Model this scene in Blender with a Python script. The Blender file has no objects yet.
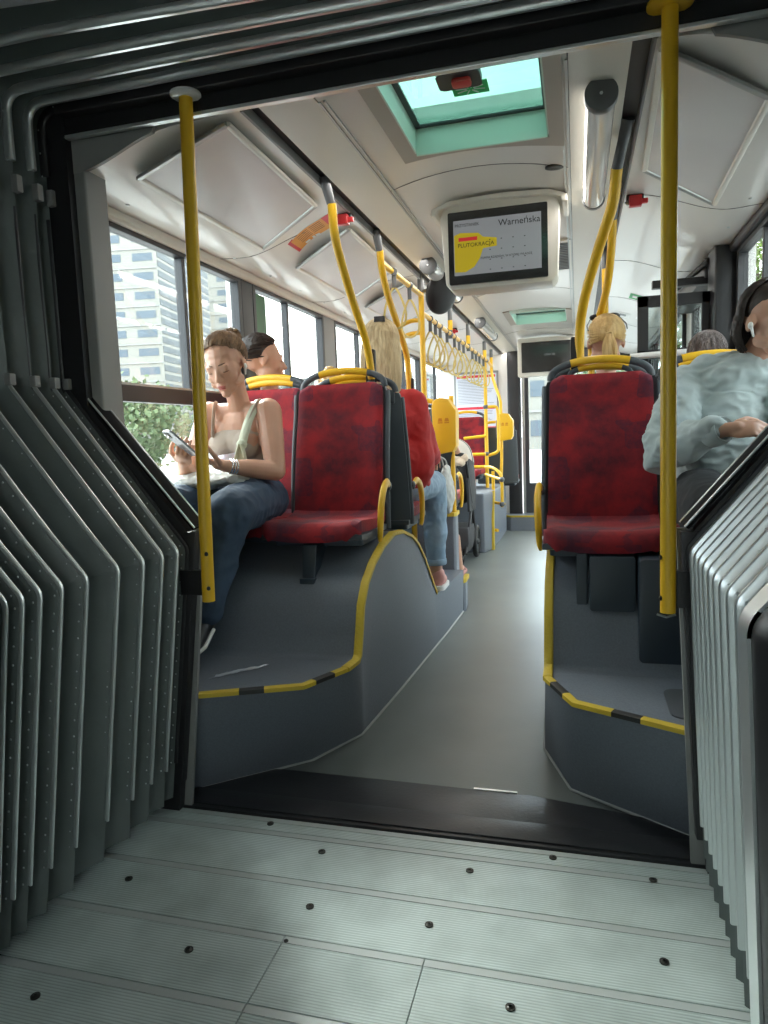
import bpy, bmesh, math, random
from mathutils import Vector, Matrix, Euler, noise
PI = math.pi
random.seed(7)
sc = bpy.context.scene
COL = sc.collection

# ------------------------------------------------------------------ camera
cam_d = bpy.data.cameras.new('camera')
cam = bpy.data.objects.new('camera', cam_d)
COL.objects.link(cam)
cam_d.sensor_fit = 'HORIZONTAL'
cam_d.sensor_width = 36.0
cam_d.lens = 36.0 * 700.0 / 768.0
cam_d.clip_start = 0.05
cam_d.clip_end = 500
YAW, PITCH, ROLL = 0.27192742, -0.10899392, 0.03877427
Rz = Matrix.Rotation(YAW, 3, 'Z')
Rx = Matrix.Rotation(PITCH, 3, 'X')
Ry = Matrix.Rotation(ROLL, 3, 'Y')
M3 = Rz @ Rx @ Ry
right, fwd, up = M3.col[0], M3.col[1], M3.col[2]
mw = Matrix((( right.x, up.x, -fwd.x, 0.46),
             ( right.y, up.y, -fwd.y, 0.0),
             ( right.z, up.z, -fwd.z, 1.25),
             (0, 0, 0, 1)))
cam.matrix_world = mw
sc.camera = cam

# ------------------------------------------------------------------ exposure, sky
sc.view_settings.view_transform = 'Standard'
sc.view_settings.look = 'None'
sc.view_settings.gamma = 1.0
sc.view_settings.use_curve_mapping = False
sc.view_settings.exposure = 0.86
SKY = 7.0
world = bpy.data.worlds.new('overcast_sky')
sc.world = world
world.use_nodes = True
wn = world.node_tree
wn.nodes.clear()
wo = wn.nodes.new('ShaderNodeOutputWorld')
bg = wn.nodes.new('ShaderNodeBackground')
tc = wn.nodes.new('ShaderNodeTexCoord')
nz = wn.nodes.new('ShaderNodeTexNoise')
cr = wn.nodes.new('ShaderNodeValToRGB')
nz.inputs['Scale'].default_value = 3.0
nz.inputs['Detail'].default_value = 5.0
cr.color_ramp.elements[0].position = 0.35
cr.color_ramp.elements[0].color = (0.62, 0.72, 0.85, 1)
cr.color_ramp.elements[1].position = 0.62
cr.color_ramp.elements[1].color = (1.0, 1.0, 0.99, 1)
wn.links.new(tc.outputs['Generated'], nz.inputs['Vector'])
wn.links.new(nz.outputs['Fac'], cr.inputs['Fac'])
wn.links.new(cr.outputs['Color'], bg.inputs['Color'])
bg.inputs['Strength'].default_value = SKY
wn.links.new(bg.outputs['Background'], wo.inputs['Surface'])

# the veiled sun stands front left behind thin cloud
sun_d = bpy.data.lights.new('veiled_sun', 'SUN')
sun_d.energy = 14.0
sun_d.angle = math.radians(28)
sun_d.color = (1.0, 0.98, 0.95)
sun = bpy.data.objects.new('veiled_sun', sun_d)
COL.objects.link(sun)
sun.rotation_euler = Vector((-.62, .52, .58)).to_track_quat('Z', 'Y').to_euler()

sc.cycles.use_denoising = True
sc.cycles.max_bounces = 12
sc.cycles.diffuse_bounces = 6
sc.cycles.glossy_bounces = 4
sc.cycles.transparent_max_bounces = 16
sc.cycles.sample_clamp_indirect = 6.0


def portal(name, loc, rot, sx, sy):
    # a sky portal fills a window opening: it gives off no light itself
    d = bpy.data.lights.new(name, 'AREA')
    d.shape = 'RECTANGLE'
    d.size, d.size_y = sx, sy
    o = bpy.data.objects.new(name, d)
    o.location = loc
    o.rotation_euler = rot
    COL.objects.link(o)
    d.cycles.is_portal = True
    return o


portal('window_daylight', (-1.30, 5.9, 1.50), (0, -PI / 2, 0), 1.2, 7.2)
portal('window_daylight', (1.30, 5.7, 1.40), (0, PI / 2, 0), 1.5, 7.0)
portal('window_daylight', (0.14, 2.3, 2.42), (0, 0, 0), 0.5, 0.8)
portal('window_daylight', (0.14, 6.9, 2.42), (0, 0, 0), 0.5, 0.8)
portal('window_daylight', (0.2, 10.0, 1.35), (-PI / 2, 0, 0), 1.8, 1.6)
portal('window_daylight', (-1.30, -3.7, 1.50), (0, -PI / 2, 0), 1.2, 5.4)
portal('window_daylight', (1.30, -3.7, 1.50), (0, PI / 2, 0), 1.2, 5.4)


# strength of the fill lights added under the ceiling to brighten the interior
FILL = 1.6

# ------------------------------------------------------------------ materials
MATS = {}


def mat(name, col, rough=0.5, metal=0.0, bump=None, var=None, emit=None, spec=None, sheen=0, aniso=None, coat=0):
    """principled material; var=(scale, colour2, contrast[, stretch]); bump=(scale, strength[, stretch])"""
    m = bpy.data.materials.new(name)
    m.use_nodes = True
    nt = m.node_tree
    b = nt.nodes['Principled BSDF']
    b.inputs['Base Color'].default_value = (*col, 1)
    b.inputs['Roughness'].default_value = rough
    b.inputs['Metallic'].default_value = metal
    if spec is not None:
        b.inputs['Specular IOR Level'].default_value = spec
    if sheen:
        b.inputs['Sheen Weight'].default_value = sheen
    if coat:
        b.inputs['Coat Weight'].default_value = coat
        b.inputs['Coat Roughness'].default_value = 0.1
    if emit:
        b.inputs['Emission Color'].default_value = (*emit[0], 1)
        b.inputs['Emission Strength'].default_value = emit[1]
    if var or bump:
        t = nt.nodes.new('ShaderNodeTexCoord')
    if var:
        mp = nt.nodes.new('ShaderNodeMapping')
        nt.links.new(t.outputs['Object'], mp.inputs['Vector'])
        if len(var) > 3:
            mp.inputs['Scale'].default_value = var[3]
        n = nt.nodes.new('ShaderNodeTexNoise')
        n.inputs['Scale'].default_value = var[0]
        n.inputs['Detail'].default_value = 5
        nt.links.new(mp.outputs['Vector'], n.inputs['Vector'])
        r = nt.nodes.new('ShaderNodeValToRGB')
        w = 0.5 * (1 - var[2]) * 0.5
        r.color_ramp.elements[0].position = 0.5 - w - 0.02
        r.color_ramp.elements[1].position = 0.5 + w + 0.02
        r.color_ramp.elements[0].color = (*col, 1)
        r.color_ramp.elements[1].color = (*var[1], 1)
        nt.links.new(n.outputs['Fac'], r.inputs['Fac'])
        nt.links.new(r.outputs['Color'], b.inputs['Base Color'])
    if bump:
        mp = nt.nodes.new('ShaderNodeMapping')
        nt.links.new(t.outputs['Object'], mp.inputs['Vector'])
        if len(bump) > 2:
            mp.inputs['Scale'].default_value = bump[2]
        n = nt.nodes.new('ShaderNodeTexNoise')
        n.inputs['Scale'].default_value = bump[0]
        n.inputs['Detail'].default_value = 3
        nt.links.new(mp.outputs['Vector'], n.inputs['Vector'])
        bp = nt.nodes.new('ShaderNodeBump')
        bp.inputs['Strength'].default_value = bump[1]
        bp.inputs['Distance'].default_value = 0.01
        nt.links.new(n.outputs['Fac'], bp.inputs['Height'])
        nt.links.new(bp.outputs['Normal'], b.inputs['Normal'])
    MATS[name] = m
    return m


def glass(name, tint, gloss=0.06):
    m = bpy.data.materials.new(name)
    m.use_nodes = True
    nt = m.node_tree
    nt.nodes.clear()
    o = nt.nodes.new('ShaderNodeOutputMaterial')
    tr = nt.nodes.new('ShaderNodeBsdfTransparent')
    gl = nt.nodes.new('ShaderNodeBsdfGlossy')
    mx = nt.nodes.new('ShaderNodeMixShader')
    fr = nt.nodes.new('ShaderNodeFresnel')
    # same reflectance on both faces of the pane
    ge = nt.nodes.new('ShaderNodeNewGeometry')
    mi = nt.nodes.new('ShaderNodeMapRange')
    mi.inputs['To Min'].default_value = 1.38
    mi.inputs['To Max'].default_value = 1 / 1.38
    nt.links.new(ge.outputs['Backfacing'], mi.inputs['Value'])
    nt.links.new(mi.outputs['Result'], fr.inputs['IOR'])
    gl.inputs['Roughness'].default_value = 0.02
    tr.inputs['Color'].default_value = (*tint, 1)
    nt.links.new(fr.outputs['Fac'], mx.inputs['Fac'])
    nt.links.new(tr.outputs['BSDF'], mx.inputs[1])
    nt.links.new(gl.outputs['BSDF'], mx.inputs[2])
    nt.links.new(mx.outputs['Shader'], o.inputs['Surface'])
    return m


def seat_fabric():
    m = mat('red_plush', (0.22, 0.006, 0.012), 0.85, sheen=0.08)
    nt = m.node_tree
    b = nt.nodes['Principled BSDF']
    t = nt.nodes.new('ShaderNodeTexCoord')
    # blocky woven patches
    v = nt.nodes.new('ShaderNodeTexVoronoi')
    v.distance = 'CHEBYCHEV'
    v.inputs['Scale'].default_value = 9
    n = nt.nodes.new('ShaderNodeTexNoise')
    n.inputs['Scale'].default_value = 5
    n.inputs['Detail'].default_value = 7
    n.inputs['Roughness'].default_value = 0.65
    r1 = nt.nodes.new('ShaderNodeValToRGB')
    r1.color_ramp.elements[0].position = 0.36
    r1.color_ramp.elements[0].color = (0.085, 0.004, 0.014, 1)
    r1.color_ramp.elements[1].position = 0.62
    r1.color_ramp.elements[1].color = (0.34, 0.008, 0.014, 1)
    r2 = nt.nodes.new('ShaderNodeValToRGB')
    r2.color_ramp.elements[0].position = 0.28
    r2.color_ramp.elements[0].color = (0, 0, 0, 1)
    r2.color_ramp.elements[1].position = 0.30
    r2.color_ramp.elements[1].color = (1, 1, 1, 1)
    sep = nt.nodes.new('ShaderNodeSeparateColor')
    mx = nt.nodes.new('ShaderNodeMixRGB')
    mx.inputs['Color2'].default_value = (0.045, 0.008, 0.03, 1)
    mt = nt.nodes.new('ShaderNodeMath')
    mt.operation = 'MULTIPLY'
    n2 = nt.nodes.new('ShaderNodeTexNoise')
    n2.inputs['Scale'].default_value = 60
    n2.inputs['Detail'].default_value = 4
    nt.links.new(t.outputs['Object'], v.inputs['Vector'])
    nt.links.new(t.outputs['Object'], n.inputs['Vector'])
    nt.links.new(t.outputs['Object'], n2.inputs['Vector'])
    nt.links.new(n.outputs['Fac'], r1.inputs['Fac'])
    nt.links.new(v.outputs['Color'], sep.inputs['Color'])
    lt = nt.nodes.new('ShaderNodeMath')
    lt.operation = 'LESS_THAN'
    lt.inputs[1].default_value = 0.24
    nt.links.new(sep.outputs['Red'], lt.inputs[0])
    nt.links.new(lt.outputs[0], mt.inputs[0])
    nt.links.new(n2.outputs['Fac'], mt.inputs[1])
    nt.links.new(mt.outputs[0], mx.inputs['Fac'])
    nt.links.new(r1.outputs['Color'], mx.inputs['Color1'])
    nt.links.new(mx.outputs['Color'], b.inputs['Base Color'])
    w = nt.nodes.new('ShaderNodeTexNoise')
    w.inputs['Scale'].default_value = 400
    nt.links.new(t.outputs['Object'], w.inputs['Vector'])
    bp = nt.nodes.new('ShaderNodeBump')
    bp.inputs['Strength'].default_value = 0.25
    bp.inputs['Distance'].default_value = 0.003
    nt.links.new(w.outputs['Fac'], bp.inputs['Height'])
    nt.links.new(bp.outputs['Normal'], b.inputs['Normal'])
    return m


def ribbed_metal():
    m = mat('ribbed_aluminium', (0.58, 0.62, 0.61), 0.42, 0.25)
    nt = m.node_tree
    b = nt.nodes['Principled BSDF']
    t = nt.nodes.new('ShaderNodeTexCoord')
    w = nt.nodes.new('ShaderNodeTexWave')
    w.bands_direction = 'Y'
    w.inputs['Scale'].default_value = 38
    nt.links.new(t.outputs['Object'], w.inputs['Vector'])
    bp = nt.nodes.new('ShaderNodeBump')
    bp.inputs['Strength'].default_value = 0.35
    bp.inputs['Distance'].default_value = 0.002
    nt.links.new(w.outputs['Fac'], bp.inputs['Height'])
    n = nt.nodes.new('ShaderNodeTexNoise')
    n.inputs['Scale'].default_value = 6
    n.inputs['Detail'].default_value = 8
    nt.links.new(t.outputs['Object'], n.inputs['Vector'])
    r = nt.nodes.new('ShaderNodeValToRGB')
    r.color_ramp.elements[0].position = 0.3
    r.color_ramp.elements[0].color = (0.46, 0.53, 0.51, 1)
    r.color_ramp.elements[1].position = 0.6
    r.color_ramp.elements[1].color = (0.60, 0.68, 0.66, 1)
    # grooves coloured a little darker than the ridges
    wr = nt.nodes.new('ShaderNodeValToRGB')
    wr.color_ramp.elements[0].color = (0.72, 0.74, 0.74, 1)
    wr.color_ramp.elements[0].position = 0.1
    wr.color_ramp.elements[1].position = 0.5
    wr.color_ramp.elements[1].color = (1, 1, 1, 1)
    mx = nt.nodes.new('ShaderNodeMixRGB')
    mx.blend_type = 'MULTIPLY'
    mx.inputs['Fac'].default_value = 1
    nt.links.new(n.outputs['Fac'], r.inputs['Fac'])
    nt.links.new(w.outputs['Fac'], wr.inputs['Fac'])
    nt.links.new(r.outputs['Color'], mx.inputs['Color1'])
    nt.links.new(wr.outputs['Color'], mx.inputs['Color2'])
    nt.links.new(mx.outputs['Color'], b.inputs['Base Color'])
    nt.links.new(bp.outputs['Normal'], b.inputs['Normal'])
    return m


RED = seat_fabric()
ALU_FLOOR = ribbed_metal()
ALU_LIP = mat('worn_aluminium_lip', (0.47, 0.51, 0.50), 0.45, 0.3)
ALU = mat('aluminium', (0.66, 0.69, 0.69), 0.28, 0.8)
ALU_D = mat('satin_aluminium', (0.45, 0.46, 0.45), 0.4, 0.7)
FABRIC = mat('bellows_fabric', (0.11, 0.13, 0.125), 0.42, 0.0, bump=(14, 0.35), var=(5, (0.15, 0.17, 0.165), 0.3))
BLACK = mat('black_plastic', (0.012, 0.012, 0.014), 0.45)
MATTE = mat('matte_black', (0.010, 0.010, 0.011), 0.8, spec=.15)
RUBBER = mat('black_rubber', (0.02, 0.021, 0.024), 0.36, bump=(90, 0.06), var=(4, (0.035, 0.036, 0.04), 0.3))
GREY_PANEL = mat('grey_panel', (0.23, 0.23, 0.225), 0.5, bump=(300, 0.05))
WHITE_PANEL = mat('cream_ceiling_panel', (0.72, 0.70, 0.66), 0.32, coat=0.35)
IVORY = mat('ivory_plastic', (0.66, 0.63, 0.56), 0.35)
SEAM = mat('seam_grey', (0.15, 0.145, 0.14), 0.6)
SEAL = mat('window_seal_dark', (0.025, 0.025, 0.028), 0.4)
YELLOW = mat('yellow_paint', (0.74, 0.43, 0.015), 0.38, coat=0.1)
YELLOW_T = mat('yellow_edge_trim', (0.58, 0.41, 0.03), 0.5, bump=(60, 0.3, (1, 1, 1)))
TRIM_K = mat('black_edge_trim', (0.02, 0.02, 0.02), 0.5)
SHELL = mat('charcoal_seat_shell', (0.055, 0.065, 0.075), 0.45, bump=(400, 0.06))
STEEL_D = mat('dark_blue_steel', (0.03, 0.046, 0.064), 0.42)
VINYL = mat('grey_blue_vinyl', (0.13, 0.148, 0.18), 0.5, bump=(160, 0.12), var=(160, (0.165, 0.185, 0.22), 0.2))
VFLOOR = mat('grey_vinyl_floor', (0.15, 0.165, 0.16), 0.36, bump=(120, 0.06), var=(3.0, (0.18, 0.197, 0.19), 0.1))
CLEAR = glass('window_glass', (0.80, 0.84, 0.83))
GREENGLASS = glass('green_hatch_glass', (0.25, 0.365, 0.325))
GREENPANE = mat('green_tinted_side', (0.35, 0.72, 0.52), 0.3)
SKIN = mat('fair_skin', (0.50, 0.27, 0.18), 0.5, var=(20, (0.54, 0.30, 0.205), 0.1))
SKIN.node_tree.nodes['Principled BSDF'].inputs['Subsurface Weight'].default_value = 0.12
SKIN.node_tree.nodes['Principled BSDF'].inputs['Subsurface Radius'].default_value = (0.012, 0.004, 0.002)
LIPS = mat('lips', (0.45, 0.13, 0.11), 0.4)
BROW = mat('brow_hair', (0.13, 0.07, 0.04), 0.8)
H_BROWN = mat('light_brown_hair', (0.10, 0.055, 0.028), 0.5, var=(60, (0.25, 0.145, 0.07), 0.3, (1, 1, .07)))
H_DARK = mat('dark_hair', (0.018, 0.011, 0.009), 0.42, var=(60, (0.035, 0.022, 0.016), 0.3, (1, 1, .07)))
H_BLOND = mat('blonde_hair', (0.36, 0.27, 0.15), 0.45, var=(60, (0.66, 0.56, 0.36), 0.3, (1, 1, .07)))
H_BLOND2 = mat('golden_hair', (0.42, 0.27, 0.10), 0.45, var=(60, (0.62, 0.44, 0.20), 0.3, (1, 1, .07)))
H_GREY = mat('greying_hair', (0.06, 0.045, 0.04), 0.6, var=(60, (0.24, 0.20, 0.19), 0.3, (1, 1, .07)))
DENIM = mat('blue_denim', (0.022, 0.042, 0.075), 0.8, bump=(9, 0.9), var=(7, (0.045, 0.08, 0.13), 0.4))
DENIM_L = mat('light_denim', (0.20, 0.30, 0.40), 0.8, bump=(12, 0.6), var=(10, (0.30, 0.40, 0.50), 0.4))
BLACKJ = mat('black_jeans', (0.018, 0.02, 0.023), 0.8, bump=(10, 0.8), var=(7, (0.035, 0.037, 0.04), 0.4))
HOODIE = mat('pale_grey_green_cotton', (0.36, 0.42, 0.42), 0.85, bump=(8, 0.9), var=(8, (0.42, 0.48, 0.48), 0.4))
REDJ = mat('red_jacket_cloth', (0.38, 0.012, 0.012), 0.75, bump=(10, 0.8), var=(8, (0.50, 0.02, 0.02), 0.4))
TANK = mat('taupe_cotton', (0.40, 0.33, 0.27), 0.8, bump=(12, 0.5))
STRAPM = mat('pale_green_canvas', (0.48, 0.50, 0.38), 0.8, bump=(40, 0.6))
WHITEC = mat('white_cotton', (0.50, 0.50, 0.47), 0.85, bump=(15, 0.6))
DARKC = mat('dark_cloth', (0.03, 0.03, 0.035), 0.85, bump=(10, 0.6))
PINKC = mat('dusty_pink_cloth', (0.50, 0.30, 0.26), 0.8, bump=(10, 0.5))
PHONEM = mat('grey_phone_case', (0.22, 0.22, 0.23), 0.2, 0.3)
WHITEP = mat('white_plastic', (0.75, 0.75, 0.73), 0.35)
SILVER = mat('polished_silver', (0.75, 0.75, 0.75), 0.18, 1.0)
SHOE_P = mat('pink_leather', (0.58, 0.27, 0.24), 0.5)


# ------------------------------------------------------------------ mesh helpers
class G:
    """collects shapes into one mesh"""

    def __init__(s):
        s.v = []
        s.f = []
        s.m = []
        s.cur = 0

    def add(s, vs, fs):
        k = len(s.v)
        s.v += [Vector(p) for p in vs]
        for f in fs:
            s.f.append([i + k for i in f])
            s.m.append(s.cur)
        return s

    def box(s, x0, x1, y0, y1, z0, z1):
        vs = [(x0, y0, z0), (x1, y0, z0), (x1, y1, z0), (x0, y1, z0), (x0, y0, z1), (x1, y0, z1), (x1, y1, z1), (x0, y1, z1)]
        return s.add(vs, [(0, 3, 2, 1), (4, 5, 6, 7), (0, 1, 5, 4), (1, 2, 6, 5), (2, 3, 7, 6), (3, 0, 4, 7)])

    def rbox(s, x0, x1, y0, y1, z0, z1, r=0.01, axis='z', n=4):
        """box with rounded corners seen along the axis"""
        if axis == 'z':
            a0, a1, b0, b1, c0, c1 = x0, x1, y0, y1, z0, z1
        elif axis == 'y':
            a0, a1, b0, b1, c0, c1 = x0, x1, z0, z1, y0, y1
        else:
            a0, a1, b0, b1, c0, c1 = y0, y1, z0, z1, x0, x1
        pts = []
        for (cx, cy, st) in ((a1 - r, b1 - r, 0), (a0 + r, b1 - r, 1), (a0 + r, b0 + r, 2), (a1 - r, b0 + r, 3)):
            for k in range(n + 1):
                t = (st + k / n) * PI / 2
                pts.append((cx + r * math.cos(t), cy + r * math.sin(t)))
        return s.prism(pts, axis, c0, c1)

    def prism(s, pts, axis, c0, c1):
        def mk(a, b, c):
            return {'z': (a, b, c), 'y': (a, c, b), 'x': (c, a, b)}[axis]
        n = len(pts)
        vs = [mk(a, b, c0) for a, b in pts] + [mk(a, b, c1) for a, b in pts]
        fs = [(i, (i + 1) % n, (i + 1) % n + n, i + n) for i in range(n)]
        fs += [tuple(range(n))[::-1], tuple(range(n, 2 * n))]
        return s.add(vs, fs)

    def rings(s, rings, cap=True, close=True):
        """loft through rings (lists of points with the same count)"""
        n = len(rings[0])
        vs = [p for r in rings for p in r]
        fs = []
        for k in range(len(rings) - 1):
            for i in range(n if close else n - 1):
                j = (i + 1) % n
                fs.append((k * n + i, k * n + j, (k + 1) * n + j, (k + 1) * n + i))
        if cap:
            fs.append(tuple(range(n))[::-1])
            fs.append(tuple(range((len(rings) - 1) * n, len(rings) * n)))
        return s.add(vs, fs)

    def tube(s, path, r, n=10, cap=True, flat=None):
        """tube through a path; r number or list; flat=(a,b) scales the section"""
        P = [Vector(p) for p in path]
        R = r if isinstance(r, (list, tuple)) else [r] * len(P)
        rings = []
        u = None
        for i, p in enumerate(P):
            t = (P[min(i + 1, len(P) - 1)] - P[max(i - 1, 0)])
            if t.length < 1e-9:
                t = Vector((0, 0, 1))
            t.normalize()
            if u is None:
                a = Vector((0, 0, 1)) if abs(t.z) < 0.9 else Vector((1, 0, 0))
                u = t.cross(a).normalized()
            else:
                u = (u - t * u.dot(t))
                u = u.normalized() if u.length > 1e-6 else t.orthogonal().normalized()
            w = t.cross(u)
            fa, fb = flat or (1, 1)
            rings.append([p + u * (math.cos(2 * PI * k / n) * R[i] * fa) + w * (math.sin(2 * PI * k / n) * R[i] * fb) for k in range(n)])
        return s.rings(rings, cap)

    def ell(s, c, r, rot=None, nu=16, nv=10):
        c = Vector(c)
        if not isinstance(r, (list, tuple)):
            r = (r, r, r)
        rm = rot or Matrix.Identity(3)
        vs = [c + rm @ Vector((0, 0, r[2]))]
        for j in range(1, nv):
            ph = PI * j / nv
            for i in range(nu):
                th = 2 * PI * i / nu
                vs.append(c + rm @ Vector((r[0] * math.sin(ph) * math.cos(th), r[1] * math.sin(ph) * math.sin(th), r[2] * math.cos(ph))))
        vs.append(c + rm @ Vector((0, 0, -r[2])))
        fs = [(0, 1 + i, 1 + (i + 1) % nu) for i in range(nu)]
        for j in range(nv - 2):
            for i in range(nu):
                a = 1 + j * nu
                fs.append((a + i, a + nu + i, a + nu + (i + 1) % nu, a + (i + 1) % nu))
        L = len(vs) - 1
        a = 1 + (nv - 2) * nu
        fs += [(a + i, L, a + (i + 1) % nu) for i in range(nu)]
        return s.add(vs, fs)

    def cap(s, p0, p1, r0, r1=None, n=14):
        """tapered capsule"""
        r1 = r0 if r1 is None else r1
        p0, p1 = Vector(p0), Vector(p1)
        t = (p1 - p0)
        L = t.length
        t = t.normalized() if L > 1e-6 else Vector((0, 0, 1))
        u = t.orthogonal().normalized()
        w = t.cross(u)
        prof = []
        for k in range(5):
            a = PI / 2 * k / 4
            prof.append((-r0 * math.cos(a), r0 * math.sin(a)))
        for k in range(4, -1, -1):
            a = PI / 2 * k / 4
            prof.append((L + r1 * math.cos(a), r1 * math.sin(a)))
        rings = [[p0 + t * d + (u * math.cos(2 * PI * k / n) + w * math.sin(2 * PI * k / n)) * max(q, 1e-4) for k in range(n)] for d, q in prof]
        return s.rings(rings, True)

    def chain(s, pts, rs, n=14):
        for i in range(len(pts) - 1):
            s.cap(pts[i], pts[i + 1], rs[i], rs[i + 1], n)
        return s

    def grid(s, fn, nu, nv, thick=None):
        """surface fn(u,v)->point, u,v in 0..1; thick=vector fn(u,v) gives a closed solid"""
        A = [[Vector(fn(i / nu, j / nv)) for i in range(nu + 1)] for j in range(nv + 1)]
        W = nu + 1
        vs = [p for r in A for p in r]
        fs = [(j * W + i, j * W + i + 1, (j + 1) * W + i + 1, (j + 1) * W + i) for j in range(nv) for i in range(nu)]
        if thick:
            n0 = len(vs)
            vs += [A[j][i] + Vector(thick(i / nu, j / nv)) for j in range(nv + 1) for i in range(nu + 1)]
            fs += [tuple(n0 + k for k in f[::-1]) for f in fs]
            border = [(0, i) for i in range(nu)] + [(j, nu) for j in range(nv)] + [(nv, i) for i in range(nu, 0, -1)] + [(j, 0) for j in range(nv, 0, -1)]
            bi = [j * W + i for j, i in border]
            for k in range(len(bi)):
                a, b = bi[k], bi[(k + 1) % len(bi)]
                fs.append((b, a, a + n0, b + n0))
        return s.add(vs, fs)

    def xf(s, M, start=0):
        for i in range(start, len(s.v)):
            s.v[i] = M @ s.v[i]
        return s


OFF = {}


def tag(o, label=None, cat=None, group=None, kind=None):
    if label:
        o['label'] = label
    if cat:
        o['category'] = cat
    if group:
        o['group'] = group
    if kind:
        o['kind'] = kind
    return o


def thing(name, label, cat, loc=(0, 0, 0), group=None):
    o = bpy.data.objects.new(name, None)
    o.empty_display_size = 0.05
    COL.objects.link(o)
    o.location = loc
    OFF[o.name] = Vector(loc)
    return tag(o, label, cat, group)


def build(g, name, m, parent=None, smooth=30, bevel=0, sub=0):
    """link the collected shapes as one object (coordinates are world coordinates)"""
    me = bpy.data.meshes.new(name)
    off = OFF.get(parent.name, Vector()) if parent else Vector()
    me.from_pydata([tuple(p - off) for p in g.v], [], g.f)
    ms = m if isinstance(m, (list, tuple)) else [m]
    for q in ms:
        me.materials.append(q)
    if len(ms) > 1:
        me.polygons.foreach_set('material_index', g.m)
    me.validate()
    bm = bmesh.new()
    bm.from_mesh(me)
    bmesh.ops.recalc_face_normals(bm, faces=bm.faces)
    if bevel:
        es = [e for e in bm.edges if len(e.link_faces) == 2 and e.calc_face_angle(0) > 0.6]
        bmesh.ops.bevel(bm, geom=es, offset=bevel, segments=2, affect='EDGES', profile=0.6)
    bm.to_mesh(me)
    bm.free()
    if smooth:
        me.shade_smooth()
        me.set_sharp_from_angle(angle=math.radians(smooth))
    o = bpy.data.objects.new(name, me)
    COL.objects.link(o)
    if parent:
        o.parent = parent
        OFF[o.name] = off
    if sub:
        md = o.modifiers.new('sub', 'SUBSURF')
        md.levels = md.render_levels = sub
    return o


WORK = bpy.data.scenes.new('bench')   # an empty scene in which single meshes are fused


def remeshed(g, name, m, parent, voxel=0.006, smooth=5, disp=None):
    """fuse the shapes into one continuous surface"""
    o = build(g, name, m, parent, smooth=0)
    md = o.modifiers.new('r', 'REMESH')
    md.mode = 'VOXEL'
    md.voxel_size = voxel
    if smooth:
        s_ = o.modifiers.new('s', 'SMOOTH')
        s_.factor = 0.6
        s_.iterations = smooth
    COL.objects.unlink(o)
    WORK.collection.objects.link(o)
    with bpy.context.temp_override(scene=WORK, view_layer=WORK.view_layers[0]):
        dg = bpy.context.evaluated_depsgraph_get()
        me = bpy.data.meshes.new_from_object(o.evaluated_get(dg), depsgraph=dg)
    WORK.collection.objects.unlink(o)
    COL.objects.link(o)
    o.modifiers.clear()
    old = o.data
    o.data = me
    bpy.data.meshes.remove(old)
    me.name = name
    if not me.materials:
        me.materials.append(m)
    if disp:
        sc_, amt, st = disp
        nv_ = len(me.vertices)
        co, no = [0.0] * (3 * nv_), [0.0] * (3 * nv_)
        me.vertices.foreach_get('co', co)
        me.vertex_normals.foreach_get('vector', no)
        for i in range(0, 3 * nv_, 3):
            q = Vector((co[i] * st[0], co[i + 1] * st[1], co[i + 2] * st[2])) * sc_
            d = (noise.noise(q) + 0.5 * (1 - 2 * abs(noise.noise(q * 1.9 + Vector((3, 1, 7)))))) * amt
            co[i] += no[i] * d
            co[i + 1] += no[i + 1] * d
            co[i + 2] += no[i + 2] * d
        me.vertices.foreach_set('co', co)
        me.update()
    me.shade_smooth()
    return o


def structure(g, name, m, smooth=30, bevel=0, parent=None, label=None):
    o = build(g, name, m, parent, smooth, bevel)
    if parent is None:
        o['kind'] = 'structure'
        if label:
            o['label'] = label
    return o


def copy_tree(o, parent=None):
    c = o.copy()
    COL.objects.link(c)
    if parent is not None:
        c.parent = parent
    for ch in list(o.children):
        copy_tree(ch, c)
    return c


def text(s, name, size, m, M, parent, align='LEFT', ext=0.0004):
    cu = bpy.data.curves.new(name, 'FONT')
    cu.body = s
    cu.size = size
    cu.align_x = align
    cu.extrude = ext
    t = bpy.data.objects.new(name + '_tmp', cu)
    COL.objects.link(t)
    dg = bpy.context.evaluated_depsgraph_get()
    me = bpy.data.meshes.new_from_object(t.evaluated_get(dg), depsgraph=dg)
    bpy.data.objects.remove(t)
    me.transform(M)
    me.transform(Matrix.Translation(-OFF.get(parent.name, Vector())))
    me.materials.clear()
    me.materials.append(m)
    o = bpy.data.objects.new(name, me)
    COL.objects.link(o)
    o.parent = parent
    return o


def face_minus_y(x, y, z):
    """text matrix: reads left to right for someone looking along +Y"""
    return Matrix.Translation((x, y, z)) @ Matrix.Rotation(PI / 2, 4, 'X')


def spline(pts, n=8):
    """catmull-rom through points"""
    P = [Vector(p) for p in pts]
    P = [P[0] * 2 - P[1]] + P + [P[-1] * 2 - P[-2]]
    out = []
    for i in range(1, len(P) - 2):
        for k in range(n):
            t = k / n
            a, b, c, d = P[i - 1], P[i], P[i + 1], P[i + 2]
            out.append(0.5 * ((2 * b) + (c - a) * t + (2 * a - 5 * b + 4 * c - d) * t * t + (3 * b - a - 3 * c + d) * t ** 3))
    out.append(P[-2])
    return out

# ================================================================== OUTSIDE
g = G()
g.box(-120, 120, -60, 160, -0.45, -0.40)
ASPH = mat('street_asphalt', (0.20, 0.20, 0.20), 0.9, var=(0.4, (0.26, 0.26, 0.25), 0.3))
structure(g, 'ground', ASPH)

FAC = mat('pale_render', (0.19, 0.185, 0.165), 0.9)
FAC2 = mat('grey_cladding', (0.07, 0.078, 0.082), 0.8)
WIN_O = mat('far_window_glass', (0.075, 0.095, 0.115), 0.35, spec=.2)
LINE_O = mat('white_balcony_edge', (0.20, 0.20, 0.19), 0.8)


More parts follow.
